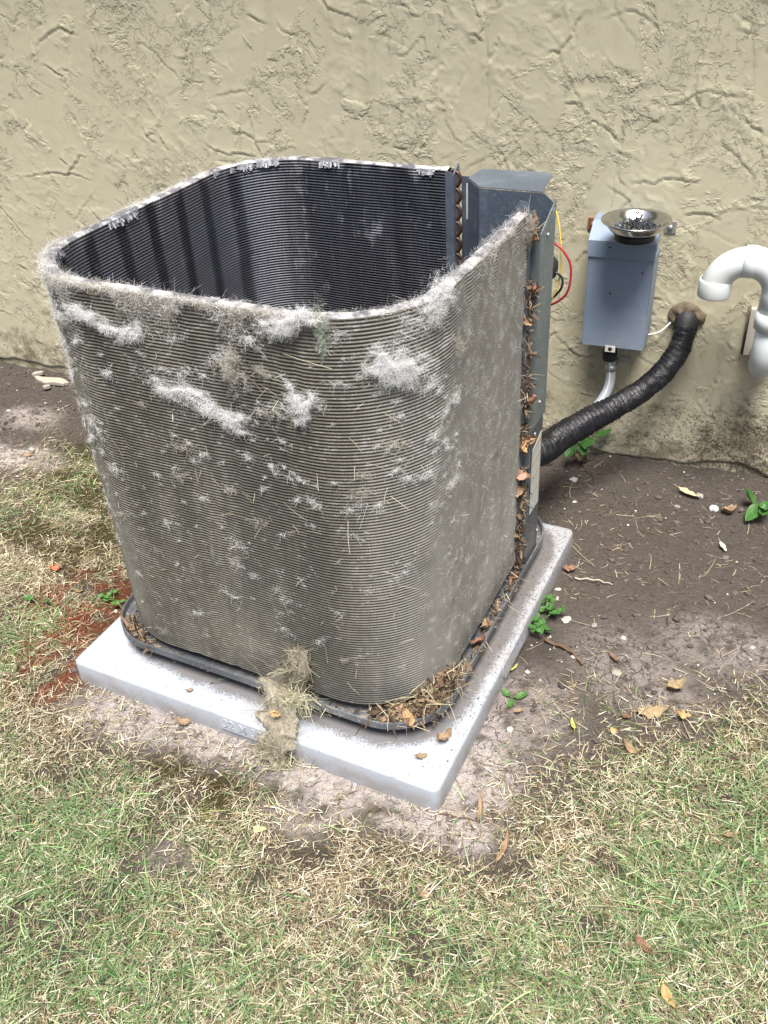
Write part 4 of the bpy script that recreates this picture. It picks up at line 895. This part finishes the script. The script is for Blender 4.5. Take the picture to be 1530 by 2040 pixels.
plant(b, 'wall_weed', 'green leafy weed under the black pipe at the wall', [LV(1162, 884, yb, .06, .034, .4, 1), LV(1170, 876, yb-.02, .05, .034, .1, 2), LV(1152, 890, yb-.03, .055, .03, .7, 3), LV(1186, 866, yb+.01, .05, .03, -.3, 4), LV(1163, 893, yb-.04, .03, .022, .5, 5)])
b = on_ground(1520, 1020); yb = b[1]
plant(b, 'broadleaf_weed', 'broad leaved green seedling at the right edge of the bare soil', [LV(1515, 995, yb, .055, .034, -.9, 11), LV(1512, 1015, yb-.02, .058, .032, .5, 12), LV(1525, 1000, yb-.01, .055, .032, -.2, 13), LV(1524, 1010, yb-.03, .04, .025, .2, 14)])
for i, (u, v, s, lb) in enumerate(((1090, 1212, 1., 'bright clover sprig against the slab, highest of the clump'), (1103, 1226, .9, 'clover sprig with small leaves beside the cream stone'), (1082, 1246, 1.1, 'low clover sprig in the middle of the clump by the slab'), (1072, 1262, .9, 'clover sprig at the near end of the clump by the slab'))):
    b = on_ground(u, v); rs = np.random.default_rng(i+90)
    plant(b, 'clover', lb, [(b+np.array([rs.uniform(-.014, .014), rs.uniform(-.014, .014), rs.uniform(.012, .03)]), .017*s, .013*s, rs.uniform(-.3, .4), 200+i*10+k) for k in range(8)], c=((.04, .135, .03), (.09, .22, .05)), group='clover by the slab')
b = on_ground(1020, 1392); plant(b, 'sprout', 'little green sprout with three pointed leaves near the slab', [(b+np.array([.006, .004, .008]), .028, .012, -.2, 301), (b+np.array([-.006, .003, .007]), .022, .011, -.1, 302), (b+np.array([.001, -.006, .006]), .022, .011, .1, 303)], c=((.05, .15, .03), (.11, .24, .055)))
b = on_ground(228, 1198); rs = np.random.default_rng(77)
plant(b, 'creeping_weed', 'small green weed by the left tip of the slab', [(b+np.array([rs.uniform(-.03, .03), rs.uniform(-.02, .02), rs.uniform(.008, .02)]), .014, .011, rs.uniform(-.3, .3), 320+k) for k in range(9)], c=((.07, .2, .04), (.14, .32, .08)))
b = on_ground(75, 1205); plant(b, 'plantain_weed', 'two oval green leaves in the reddish grass at left', [(b+np.array([-.012, .0, .012]), .026, .015, .1, 331), (b+np.array([.012, .004, .012]), .024, .014, -.2, 332)])

# ================================================================ LINT, STRAW AND LEAF DEBRIS ON THE UNIT
def coil_hit(u, v):
    d = ray(u, v); d = d/np.linalg.norm(d); t0 = .7
    for _ in range(80):
        p = CAM+d*t0; qx = abs(p[0]-CX)-(HX-CR); qy = abs(p[1]-CY)-(HY-CR)
        sd_ = math.hypot(max(qx, 0), max(qy, 0))+min(max(qx, qy), 0)-CR
        if sd_ < 5e-4: break
        t0 += sd_*.9
    gx_, gy_ = max(qx, 0)*np.sign(p[0]-CX), max(qy, 0)*np.sign(p[1]-CY)
    if gx_ == 0 and gy_ == 0: gy_ = -1
    n = np.array([gx_, gy_, 0.]); return p, n/np.linalg.norm(n)
def surf(s, z, o=0.):
    i = np.interp(s, seglen, np.arange(len(seglen))); i0 = np.floor(i).astype(int).clip(0, len(seglen)-2); fr = (i-i0)[:, None]
    p = Pc[i0]*(1-fr)+Pc[i0+1]*fr; nn = Nc[i0]*(1-fr)+Nc[i0+1]*fr; nn /= np.linalg.norm(nn, axis=1)[:, None]
    return np.concatenate([p+nn*np.reshape(o, (-1, 1)), np.reshape(z, (-1, 1))], 1), np.concatenate([nn, np.zeros((len(nn), 1))], 1)
WHT = ((.86, .87, .88), (.96, .965, .97)); DST = ((.36, .33, .28), (.55, .52, .46))
def fuzz(P, Nn, L, wd, colr, lift=.5):
    n = len(P); D = rng.normal(size=(n, 3)); D = D-Nn*(D*Nn).sum(1)[:, None]*(1-lift); 
    return strips(P, D, L*.6, wd*.62, rng.normal(0, 1.4, (n, 3)), colr, 2, None, .3)
def tuft(u, v, a_px, b_px, rot, n, thick, label, shape=None, colr=WHT, dens=1.):
    p, nn = coil_hit(u, v); tx = np.cross([0, 0, 1.], nn); tx /= np.linalg.norm(tx); tz = np.array([0, 0, 1.]); k = np.linalg.norm(p-CAM)/F_PX
    n = int(n*4.5); q = rng.normal(0, .42, (n, 2)); 
    if shape is not None: q = np.concatenate([rng.normal(0, 1, (n//len(shape)+1, 2))*[sx_, sy_]+[ox, oy] for ox, oy, sx_, sy_ in shape])[:n]
    q[:, 0] += .12*np.sin(q[:, 1]*9+u); q[:, 1] += .15*np.sin(q[:, 0]*7+v)
    wv1 = (fbm(q[:, 0]*6+u, q[:, 1]*6, 4, 900)-.5)*.9; wv2 = (fbm(q[:, 0]*6+u+9, q[:, 1]*6, 4, 901)-.5)*.9; q = q+np.stack([wv1, wv2], 1)*.6; qa = q[:, 0]*a_px*k; qb = q[:, 1]*b_px*k; ca, sa = math.cos(rot), math.sin(rot)
    r2 = np.clip(1-(q**2).sum(1)/1.2, .05, 1)
    P = p+tx*(qa*ca-qb*sa)[:, None]+tz*(qa*sa+qb*ca)[:, None]*1.12+nn*(thick*r2*rng.random(n))[:, None]
    N_ = np.tile(nn, (n, 1)); v_, f_, c_ = fuzz(P, N_, rng.gamma(3, .0008, n)+.0012, rng.uniform(.0003, .0006, n), rc(n, *colr, .05), .2)
    solo('lint_tuft', v_, f_, 'lint', label, 'lint', 'cottony lint tufts on the coil', col=c_)
tuft(785, 735, 72, 55, -.3, 5200, .009, 'large white cotton tuft on the rounded front corner of the coil', [(-.1, .05, .32, .28), (.25, -.12, .25, .2), (-.35, .2, .15, .12)])
tuft(602, 803, 62, 52, 0, 1500, .007, 'white cotton tuft shaped like a Y low on the front of the coil', [(-.25, .3, .12, .2), (-.1, -.05, .13, .2), (.3, .05, .2, .08), (-.1, -.45, .06, .15)])
tuft(395, 800, 190, 42, -.21, 3000, .008, 'long streak of white lint across the front of the coil', [(-.25, .1, .14, .3), (.1, -.05, .2, .22), (.38, -.12, .1, .2), (-.05, .2, .3, .12)])
tuft(468, 742, 52, 66, .1, 1100, .010, 'spiky beige lint burr right of the long white streak', [(0, 0, .25, .25), (.05, .3, .15, .15)], ((.5, .47, .4), (.75, .73, .68)))
tuft(190, 637, 90, 26, -.22, 1500, .006, 'white lint wisp below the rim at the left of the coil', [(-.25, .05, .2, .25), (.25, -.1, .2, .25)])
tuft(262, 663, 55, 34, .3, 700, .005, 'loose lint curl right of the wisp under the rim', [(-.2, 0, .2, .2), (.3, .1, .15, .15)])
tuft(575, 640, 100, 38, .25, 2600, .010, 'thick white lint wad hanging under the front rim', [(-.2, -.15, .25, .2), (.3, .05, .2, .12)])
tuft(640, 665, 20, 60, 0, 500, .003, 'greenish white lint streak in the bent fins under the rim', [(0, .1, .25, .35)], ((.45, .5, .4), (.7, .75, .66)))
tuft(870, 603, 60, 44, .5, 1500, .006, 'white lint wad under the rim at the rounded right corner')
tuft(1052, 458, 18, 30, .2, 500, .010, 'brown and white lint bundle at the top end of the right side', None, ((.34, .29, .22), (.75, .73, .70)))
L_ = []
def scatter(n, s0, s1, z0, z1, fac, wd=(.0003, .0006), Ln=.005, colr=WHT, o=.004, lift=.4, freq=(10, 12), thr=(.5, .68), sd_=0):
    s = rng.uniform(s0, s1, n); zq = rng.uniform(z0, z1, n); k = rng.random(n) < fac*sstep(thr[0], thr[1], fbm(s*freq[0], zq*freq[1], 4, 600+sd_, .6))
    s = s[k]; zq = zq[k]; n = len(s); P, N_ = surf(s, zq, rng.random(n)*o-.001)
    L_.append(fuzz(P, N_, rng.gamma(2.5, Ln*.4, n)+.001, rng.uniform(*wd, n), rc(n, *colr, .06), lift))
sA = (Y_END-(CY-HY+CR)); sB = sA+CR*math.pi/2; sC = sB+2*(HX-CR); sD = sC+CR*math.pi/2; sE = sD+2*(HY-CR)
scatter(46000, 0, sA+.06, .12, .84, .26, lift=.1, Ln=.002, thr=(.52, .66), freq=(44, 34), colr=((.6, .59, .57), (.85, .85, .84)))
# small irregular wisps, most of them on the upper half of the front
for k in range(330):
    s0 = rng.uniform(sA-.02, sD); z0 = .84-abs(rng.normal(0, .24)) if rng.random() < .75 else rng.uniform(.14, .8)
    if z0 < .13: continue
    big = rng.random()**3; n = int(25+330*big*(1 if z0 > .5 else .4)); w = .002+.011*big; an = rng.uniform(-.6, .6)
    q = rng.normal(0, 1, (n, 2))*[w, w*rng.uniform(.25, .6)]; q += np.stack([fbm(q[:, 0]*160+k, q[:, 1]*160, 3, 910)-.5, fbm(q[:, 0]*160+k, q[:, 1]*160+5, 3, 911)-.5], 1)*w*1.4
    ss_ = np.clip(s0+q[:, 0]*math.cos(an)-q[:, 1]*math.sin(an), 0, sE); zz_ = np.minimum(z0+q[:, 0]*math.sin(an)+q[:, 1]*math.cos(an), ZT-.002)
    P, N_ = surf(ss_, zz_, rng.random(n)*.003-.0005); L_.append(fuzz(P, N_, (rng.gamma(2.5, .0012, n)+.001)*(.45+.7*big**.5), rng.uniform(.0003, .0006, n), rc(n, *(WHT if rng.random() < .7 else ((.5, .48, .42), (.75, .73, .66))), .05), .2))
# band of lint under the rim, thickest on the front
s = rng.uniform(0, sD+.25, 80000); k = rng.random(len(s)) < (.06+.9*sstep(.44, .64, fbm(s*7, s*0, 3, 640)))*np.where((s > sB-.05) & (s < sD), 1, np.where(s < sA, .18, .15)); s = s[k]; dz = rng.exponential(.008, len(s))*(.4+1.9*sstep(.45, .65, fbm(s*16, s*0+3, 3, 644)))
P, N_ = surf(s, ZT+.003-dz, rng.random(len(s))*.004-.001); n = len(s)
cw = np.where(rng.random((n, 1)) < .35, rc(n, (.40, .34, .25), (.62, .55, .43)), rc(n, *WHT)); L_.append(fuzz(P, N_, rng.gamma(2.5, .0010, n)+.001, rng.uniform(.0003, .0007, n), cw, .02))
s = rng.uniform(0, sE, 6000); k = rng.random(len(s)) < .15+.85*sstep(.42, .6, fbm(s*10, s*0, 3, 650)); s = s[k]; n = len(s)
P, N_ = surf(s, ZT+.002+rng.random(n)*.003, -rng.random(n)*TH); L_.append(fuzz(P, N_, rng.gamma(2.5, .0013, n)+.001, rng.uniform(.0003, .0007, n), rc(n, (.6, .58, .55), (.88, .88, .87)), .05))
# fur seen in profile down the left edge
s = rng.uniform(sC+.02, sD+.05, 8000); zq = ZT-rng.exponential(.19, len(s)); k = (zq > .3) & (rng.random(len(s)) < .2+.8*sstep(.45, .65, fbm(s*8, zq*14, 3, 660))); s = s[k]; zq = zq[k]; n = len(s)
P, N_ = surf(s, zq, rng.random(n)*.0035); L_.append(fuzz(P, N_, rng.gamma(2.5, .0013, n)+.0012, rng.uniform(.0003, .0006, n), rc(n, *WHT), .3))
v, f, c = merge_strips(L_)
solo('lint_fuzz', v, f, 'lint', 'fine white lint and dust fuzz clinging all over the coil', 'lint', kind='stuff', col=c, origin=(CX, CY, 0))
# torn fin strips standing along the top inside edge
L_ = []
s = rng.uniform(sB, seglen[-1]-.02, 1500); k = rng.random(len(s)) < sstep(.5, .65, fbm(s*14, s*0, 3, 680)); s = s[k]; n = len(s)
P, N_ = surf(s, ZT+.001-rng.random(n)*.006, -TH-.0005-rng.random(n)*.001); D = np.tile([0, 0, -1.], (n, 1))+rng.normal(0, .12, (n, 3)); L_.append(strips(P, D, rng.uniform(.003, .012, n), rng.uniform(.002, .006, n), -N_*.1, rc(n, (.16, .165, .19), (.55, .56, .6)), 2, N_, .1))
v, f, c = merge_strips(L_); solo('bent_fins', v, f, 'straw', 'torn silvery fin strips along the inner top edge of the coil', 'fins', kind='stuff', col=c, origin=(CX, CY, 0))
# straw caught on the coil
n = 240; s = rng.uniform(0, sD, n); zq = rng.uniform(.12, .79, n); P, N_ = surf(s, zq, .002+rng.random(n)*.004); D = rng.normal(size=(n, 3)); D -= N_*(D*N_).sum(1)[:, None]*.85
L_ = [strips(P, D, rng.gamma(3, .006, n)+.005, rng.uniform(.0005, .0012, n), rng.normal(0, .3, (n, 3))*.4, rc(n, (.42, .38, .26), (.70, .66, .52)), 3, N_, .5)]
# straw and leaf crumbs lying in the channel of the base pan
sp_, npn = rrect(PX, PY, PHX-.012, PHX-.012, PR-.012, .01, 14); sl_ = np.concatenate([[0], np.cumsum(np.hypot(*np.diff(sp_, axis=0).T))]); tot = sl_[-1]
spots = [(G(u, v, .095)[:2], w, hgt, m_) for u, v, w, hgt, m_ in ((700, 1385, .05, .014, 260), (780, 1410, .06, .024, 700), (850, 1405, .055, .05, 1300), (880, 1365, .04, .055, 800), (910, 1340, .03, .02, 160), (950, 1280, .05, .014, 260), (990, 1215, .05, .016, 260), (1020, 1155, .04, .018, 220), (285, 1262, .045, .014, 330), (330, 1285, .04, .012, 160), (262, 1235, .03, .012, 160), (430, 1325, .06, .006, 120), (610, 1375, .06, .010, 200), (660, 1392, .05, .01, 160), (590, 1285, .018, .02, 120))]
flk = []
for (cx_, cy_), w, hgt, m_ in spots:
    x = rng.normal(cx_, w*.5, m_); y = rng.normal(cy_, w*.5, m_); qx = np.abs(x-PX)-(PHX-PR); qy = np.abs(y-PY)-(PHX-PR); sdp = np.hypot(np.maximum(qx, 0), np.maximum(qy, 0))+np.minimum(np.maximum(qx, qy), 0)-PR
    qx = np.abs(x-CX)-(HX-CR); qy = np.abs(y-CY)-(HY-CR); sdc = np.hypot(np.maximum(qx, 0), np.maximum(qy, 0))+np.minimum(np.maximum(qx, qy), 0)-CR
    k = (sdp < -.003) & (sdc > .001); x = x[k]; y = y[k]; n = len(x)
    if n < 3: continue
    P = np.stack([x, y, .082+rng.random(n)*hgt], 1); a = rng.uniform(0, 6.28, n); D = np.stack([np.cos(a), np.sin(a), rng.normal(.1, .4, n)], 1)
    half = rng.random(n) < .55
    L_.append(strips(P[half], D[half], rng.gamma(3, .0045, half.sum())+.004, rng.uniform(.0005, .0013, half.sum()), rng.normal(0, .4, (half.sum(), 3)), rc(half.sum(), (.30, .24, .14), (.58, .50, .34)), 3, None, .4))
    flk.append((P[~half], D[~half], rng.uniform(.006, .02, (~half).sum())))
for (u0, v0, u1, v1, m_) in ((1060, 440, 1055, 480, 60), (1056, 560, 1050, 620, 70), (1048, 650, 1046, 720, 50), (1046, 740, 1040, 830, 120), (1040, 850, 1038, 900, 90), (1040, 930, 1034, 1000, 90), (1034, 1010, 1030, 1100, 120), (1028, 1100, 1020, 1140, 60)):
    m_ = m_*4; tt = rng.random(m_); P = np.array([AX(u0+(u1-u0)*q+rng.normal(0, 4), v0+(v1-v0)*q, -.062) for q in tt]); P[:, 1] = np.clip(P[:, 1], Y_END+.002, .5955); P[:, 0] += rng.uniform(-.018, .008, m_)
    D = rng.normal(size=(m_, 3)); half = rng.random(m_) < .5
    L_.append(strips(P[half], D[half], rng.gamma(3, .0026, half.sum())+.003, rng.uniform(.0006, .0014, half.sum()), rng.normal(0, .4, (half.sum(), 3)), rc(half.sum(), (.26, .2, .12), (.55, .48, .36)), 3, None, .4))
    flk.append((P[~half], D[~half], rng.uniform(.006, .016, (~half).sum())))
v, f, c = merge_strips(L_); solo('straw_litter', v, f, 'straw', 'dry straw caught in the base pan and on the coil', 'litter', kind='stuff', col=c, origin=(CX, CY, 0))
P = np.concatenate([q[0] for q in flk]); D = np.concatenate([q[1] for q in flk]); L = np.concatenate([q[2] for q in flk]); n = len(P)
v, f, c = strips(P, D, L*.7, L*rng.uniform(.25, .6, n), rng.normal(0, .7, (n, 3)), rc(n, (.055, .036, .025), (.22, .145, .09), .3), 3, None, .4)
solo('leaf_litter', v, f, 'dry_leaf', 'crumbled brown leaves packed along the base pan and the corner post', 'litter', kind='stuff', col=c, origin=(CX, CY, 0))
# whole leaves wedged between coil end and post
for i, (u, v, L, W, lb, kw) in enumerate((
    (1060, 472, .030, .020, 'dark brown leaf wedged highest between the coil and the post', dict(c0=(.14, .07, .04), c1=(.26, .14, .07))),
    (1057, 575, .030, .018, 'curled brown leaf wedged beside the red wire loop', RUS), (1052, 640, .022, .013, 'small tan leaf wedged in the gap below the curled one', TAN),
    (1046, 800, .036, .018, 'brown leaf wedged in the gap at mid height', RUS), (1043, 880, .040, .026, 'bright tan leaf crumpled in the gap level with the black pipe', dict(c0=(.42, .24, .12), c1=(.60, .38, .2))),
    (1038, 948, .030, .020, 'pinkish brown cupped leaf in the gap by the sticker', dict(c0=(.36, .19, .13), c1=(.5, .3, .22))), (1036, 980, .032, .018, 'pale edged leaf rolled up below the cupped one', TAN),
    (1033, 1062, .026, .016, 'light tan leaf low in the gap beside the post', TAN), (1024, 1150, .028, .018, 'rusty leaf at the foot of the corner post', RUS))):
    p = AX(u, v, -.058); p[1] = min(p[1], .59); leaf(p, 150+i, L, W, lb, (random.uniform(.6, 1.6), random.uniform(-.9, .9), random.uniform(0, 3)), group='leaves wedged in the coil gap', curl=.9, fold=.8, **kw)
for i, (u, v, L, W, lb, kw) in enumerate(((972, 1248, .036, .022, 'brown leaf in the pan channel on the right side', TAN), (958, 1280, .034, .02, 'rusty leaf in the pan channel nearer the front', RUS), (812, 1432, .036, .02, 'tan leaf poking over the pan lip at the front corner', dict(c0=(.42, .26, .12), c1=(.6, .42, .22))), (765, 1395, .030, .016, 'pale folded leaf in the litter at the front corner', TAN), (700, 1383, .03, .012, 'reddish leaf scrap behind the front pan lip', RUS))):
    p = G(u, v, .098); leaf(p, 170+i, L, W, lb, (random.uniform(-.6, .6), random.uniform(-.5, .5), random.uniform(0, 3)), group='leaves in the base pan', curl=.8, fold=.7, **kw)
# grey felt of lint hanging over the pan lip onto the slab
def at(u, v, y=None, z=None): return AY(u, v, y) if y is not None else G(u, v, z)
cl = [(coil_hit(600, 1285)[0]+np.array([0, -.004, 0]), .010), (at(590, 1330, y=.064), .022), (at(566, 1362, z=.100), .040), (at(562, 1392, y=.047), .047), (at(560, 1425, y=.030), .042), (at(556, 1455, z=PH+.006), .038), (at(548, 1480, y=-.004), .031), (at(541, 1505, y=-.009), .027), (on_ground(532, 1525, .004), .030)]
cp_ = spline([c_[0] for c_ in cl], 64); wv_ = np.interp(np.linspace(0, 1, len(cp_)), np.linspace(0, 1, len(cl)), [c_[1]*1.05 for c_ in cl])
T, _, _ = frames(cp_); mu = 25; tt = np.linspace(-1, 1, mu); Vm = np.zeros((len(cp_), mu, 3)); dside = np.array([1, -.15, 0]); sgi = np.arange(len(cp_))/len(cp_)
edge_l = 1+.9*(fbm(sgi*9, sgi*0, 4, 700, .65)-.5)*2; edge_r = 1+1.0*(fbm(sgi*8+4, sgi*0, 3, 705)-.5)*2
for i in range(len(cp_)):
    ww = wv_[i]*np.where(tt < 0, edge_l[i], edge_r[i]); nr = np.cross(T[i], dside); nr /= np.linalg.norm(nr); nr = nr if nr@(CAM-cp_[i]) > 0 else -nr
    hgt = .009*(1-np.abs(tt)**3)+.018*(fbm(tt*2.2+0*tt, sgi[i]*9+0*tt, 5, 710, .6)-.42)
    Vm[i] = cp_[i]+dside*(tt*ww)[:, None]+nr*hgt[:, None]
mat_o = empty('lint_mat', cp_[-1], 'grey felt of lint and grass clippings hanging over the pan lip onto the slab', 'lint')
fc = fbm(np.repeat(sgi, mu)*30, np.tile(tt, len(cp_))*8, 4, 720); cm = np.array([.15, .13, .10])*(1-fc[:, None])+np.array([.46, .42, .34])*fc[:, None]
part('felt', Vm.reshape(-1, 3), grid_faces(len(cp_), mu), 'felt', mat_o, col=cm)
n = 2600; ii = rng.integers(0, len(cp_), n); jj = rng.integers(0, mu, n); P = Vm[ii, jj]+rng.normal(0, .003, (n, 3)); a = strips(P, rng.normal(size=(n, 3)), rng.gamma(3, .0030, n)+.003, rng.uniform(.0003, .0009, n), rng.normal(0, .7, (n, 3)), rc(n, (.17, .15, .10), (.48, .43, .31)), 3, None, .4)
n = 260; P = np.array([at(590, 1395, y=.04)]*n)+rng.normal(0, 1, (n, 3))*[.022, .008, .012]; b_ = strips(P, rng.normal(size=(n, 3)), rng.gamma(3, .006, n)+.006, rng.uniform(.0005, .0012, n), rng.normal(0, .3, (n, 3)), rc(n, (.34, .33, .2), (.58, .55, .4)), 3, None, .4)
n = 240; P = np.array([on_ground(565, 1515, .012)]*n)+rng.normal(0, 1, (n, 3))*[.03, .014, .008]; c_ = strips(P, rng.normal(size=(n, 3)), rng.gamma(3, .006, n)+.006, rng.uniform(.0006, .0014, n), rng.normal(0, .3, (n, 3)), rc(n, (.22, .24, .14), (.48, .45, .3)), 3, None, .4)
v, f, c = merge_strips([a, b_, c_]); part('clippings', v, f, 'straw', mat_o, col=c, kind='stuff')
leaf(at(556, 1415, y=.026)+np.array([0, -.012, .004]), 190, .018, .012, 'small orange leaf stuck on the grey lint felt', (1., .2, .5), group='leaves in the base pan', curl=.6, fold=.6, **GOLD)
# dust, seeds and clippings fallen on the slab
n = 900; x = np.concatenate([rng.uniform(-.045, -.004, 500), rng.uniform(-.75, -.02, 400)]); y = np.concatenate([rng.uniform(.05, .81, 500), rng.uniform(.005, .06, 400)]); kk = np.where(np.arange(n) < 500, rng.random(n) < .7, rng.random(n) < .12); x = x[kk > 0]; y = y[kk > 0]; n = len(x)
v, f, c = pebbles(np.stack([x, y, np.full(n, PH+.0004)], 1), rng.gamma(2, .0003, n)+.0003, rc(n, (.05, .04, .03), (.16, .12, .08)), 8)
solo('slab_crumbs', v, f, 'stone', 'dark soil crumbs and seeds fallen on the grey slab', 'crumbs', kind='stuff', col=c, smooth=False, origin=(-.4, .4, PH))
